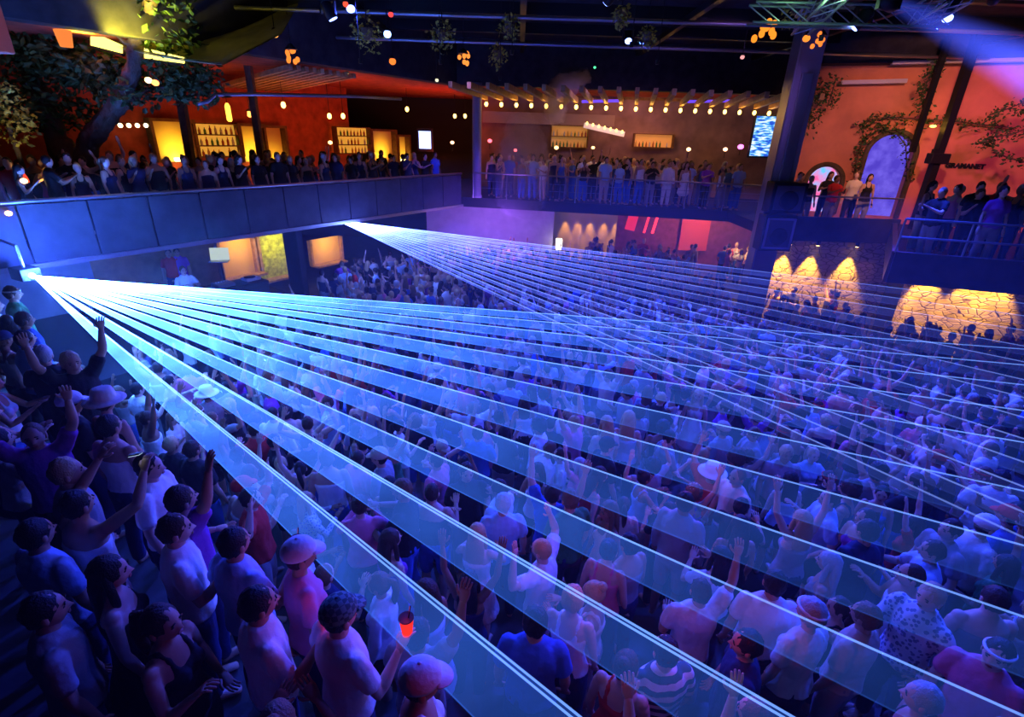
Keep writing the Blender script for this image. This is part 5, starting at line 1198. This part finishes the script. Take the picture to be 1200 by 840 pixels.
tag(o, 'dense far crowd filling the end of the dance floor and the balconies', 'crowd', kind='stuff')
print('CROWD near', len(near), 'far', len(far), 'balcony', nb, 'tris', len(T_), 'labels', len(used_labels))
# things held in hands
def hand_at(o, sex, pose, sx, fwd=.10):
    s0, e, w, up, fo = arm_pts(sx, pose, SHX[sex]); bpy.context.view_layer.update(); return o.matrix_world@(w+fo*fwd)
def phone(o, sex, pose, sx, lab, yaw, tilt, big=1, off=(0, 0, 0)):
    p = hand_at(o, sex, pose, sx)+Vector(off); t = thing('phone', lab, 'phone', p); M = Matrix.Rotation(yaw, 3, 'Z')@Matrix.Rotation(tilt, 3, 'X')
    MB().box((0, 0, 0), (.075*big, .012, .15*big), rot=M, bev=.004).obj('case', M_black, t); MB().box(M@Vector((0, -.0075, 0)), (.068*big, .003, .138*big), rot=M).obj('screen', glow('phone_screen', (.6, .8, 1), 1.1), t)
L_ = {k: v for k, v in hero_objs.items()}
def H(s): return next(v for k, v in L_.items() if s in k)
phone(H('looking down at a lit phone'), 'm', 'drink', 1, 'lit phone held by the man in white tee', -.2, -.9)
phone(H('holding a phone overhead'), 'm', 'phone', 1, 'phone held overhead at the raised terrace', .5, 1.15, off=(-.08, 0, .03))
def cup(key, sex, pose, sx, lab, c=(1, .03, .02), s=1.2):  # cup shape stands in for small red glows of unknown source
    p = hand_at(H(key), sex, pose, sx, .11)+Vector((0, 0, .05)); t = thing('guessed_cup', lab, 'cup', p)
    MB().lathe([(.030, -.07), (.044, .07)], n=16).obj('cup', glow('cup_red', c, s), t, True); MB().lathe([(.046, .066), (.046, .074), (.040, .074)], n=16).obj('rim', M_black, t); MB().tube([(.01, 0, .05), (.03, 0, .17)], .004, 6).obj('straw', M_black, t)
    light('POINT', (0, 0, .13), (1, .04, .02), .25, .03, parent=t)
cup('dark green checked cap', 'm', 'drink', 1, 'guessed cup for a small red glow, held by the dark-capped man'); cup('just before the dark-capped one', 'm', 'drink', 1, 'guessed cup for a small red glow, held by the bottom man in white tee')
cup('broad-shouldered', 'm', 'drink', 1, 'guessed cup for a small red glow, held by the man in blue-lit tee')
# ------------------------------------------------------------ light
w = bpy.data.worlds.new('w'); S.world = w; w.use_nodes = True; w.node_tree.nodes['Background'].inputs[0].default_value = (.02, .02, .06, 1); w.node_tree.nodes['Background'].inputs[1].default_value = .3
BL = (.022, .05, 1.0); VI = (.22, .10, 1.0)
# club wash lights hung under the roof (each wash with a modelled fixture, then two bare added spots)
def wash(loc, tgt, col, pw, spot, lab, size=.25):
    moving_head(Vector(loc), lab, tgt); q = (Vector(tgt)-Vector(loc)).normalized(); return light('SPOT', Vector(loc)+q*.3, col, pw, size, tgt, spot, .7)
wash((3, 17, 8.9), (2.5, 9, 0), BL, 12500, 95, 'wash light under the roof over the middle of the floor')
wash((9, 13, 8.9), (6, 6, 0), BL, 8000, 95, 'wash light under the roof before the tall pillar')
wash((-4, 14, 8.9), (-1, 7, .5), BL, 5200, 85, 'wash light under the roof over the terrace steps')
wash((6, 4, 9.2), (3.5, 5, 1), BL, 1500, 100, 'wash light over the near floor')
wash((3, 6.5, 9.2), (.5, 2.5, 2), (.04, .06, 1.0), 420, 100, 'wash light over the terrace steps')
wash((4, 9, 9.2), (-4.5, 4.0, 2), (.13, .12, 1.0), 330, 60, 'wash light aimed at the raised terrace')
wash((13, 10.5, 9.0), (17, 17, 6), (1, .12, .55), 1000, 75, 'pink wash light aimed at the orange wall')
wash((9.5, 12.5, 9.1), (13.5, 19, 6), (1, .38, .28), 1250, 70, 'amber wash light aimed at the orange wall')
wash((-2, 9, 9.2), (-8.5, 14, 3.4), (.03, .04, 1), 120, 45, 'blue wash light aimed at the panelled parapet')
wash((2, 14, 9.2), (-2.2, 21.5, 3.6), (.06, .04, 1), 3200, 34, 'blue wash light aimed at the balcony joint')
wash((7, 12, 9.2), (4, 22, 4.6), (.4, .18, .9), 700, 60, 'violet wash light aimed at the back balcony')
light('SPOT', (3, 18.5, 9.0), (.5, .3, 1), 900, .2, tgt=(2.0, 22.4, 7.4), spot=26, blend=.8)  # added violet spot, no fixture, brightens the smoke puff
light('SPOT', (-3, 18.5, 8.8), (.35, .2, 1), 500, .2, tgt=(.4, 21.6, 5.5), spot=26, blend=.8)  # second added violet spot, no fixture, brightens the smoke column
# glow of the laser heads on the air and the wall behind them
light('POINT', S1+Vector((.25, .1, .1)), (.03, .08, 1), 420, .1); light('POINT', S2+Vector((.2, -.2, .1)), (.04, .06, 1), 300, .1)
# red and pink point lights added among the crowd, without fixtures
for px, py, z, c, pw in ((845, 720, 3.4, (1, .02, .02), 14), (735, 800, 4.2, (1, .02, .03), 16), (700, 640, 3.4, (1, .08, .12), 9), (620, 590, 3.2, (1, .06, .15), 8), (800, 520, 3.0, (1, .08, .1), 24), (440, 400, 3.0, (1, .1, .3), 40), (330, 400, 3.0, (1, .15, .35), 40), (860, 365, 3.0, (1, .1, .3), 40), (1000, 405, 3.0, (1, .05, .1), 40)):
    light('POINT', at_z(px, py, z), c, pw*(.2 if pw < 20 else .22), .08)
S.cycles.use_denoising = True; S.cycles.use_adaptive_sampling = True; S.cycles.adaptive_threshold = .045
S.cycles.max_bounces = 5; S.cycles.diffuse_bounces = 2; S.cycles.glossy_bounces = 2; S.cycles.transmission_bounces = 2; S.cycles.volume_bounces = 0; S.cycles.transparent_max_bounces = 64
S.cycles.volume_step_rate = 4; S.cycles.sample_clamp_indirect = 4; S.cycles.caustics_reflective = False; S.cycles.caustics_refractive = False
S.view_settings.view_transform = 'Standard'; S.view_settings.look = 'None'; S.view_settings.gamma = 1; S.view_settings.exposure = 0; S.view_settings.use_curve_mapping = False
S.render.film_transparent = False

HZ = 0.005
if HZ:
    m = bpy.data.materials.new('haze'); m.use_nodes = True; nt = m.node_tree; N = nt.nodes
    for n in list(N): N.remove(n)
    ou = N.new('ShaderNodeOutputMaterial'); v = N.new('ShaderNodeVolumeScatter'); v.inputs['Color'].default_value = (.9, .9, 1, 1); v.inputs['Density'].default_value = HZ; v.inputs['Anisotropy'].default_value = .35
    nt.links.new(v.outputs[0], ou.inputs['Volume'])
    o = MB().box((0, 12.5, 2.62), (58, 40.5, 5.2)).obj('haze', m); tag(o, 'thin club haze lying over the dance floor', 'haze', kind='stuff')
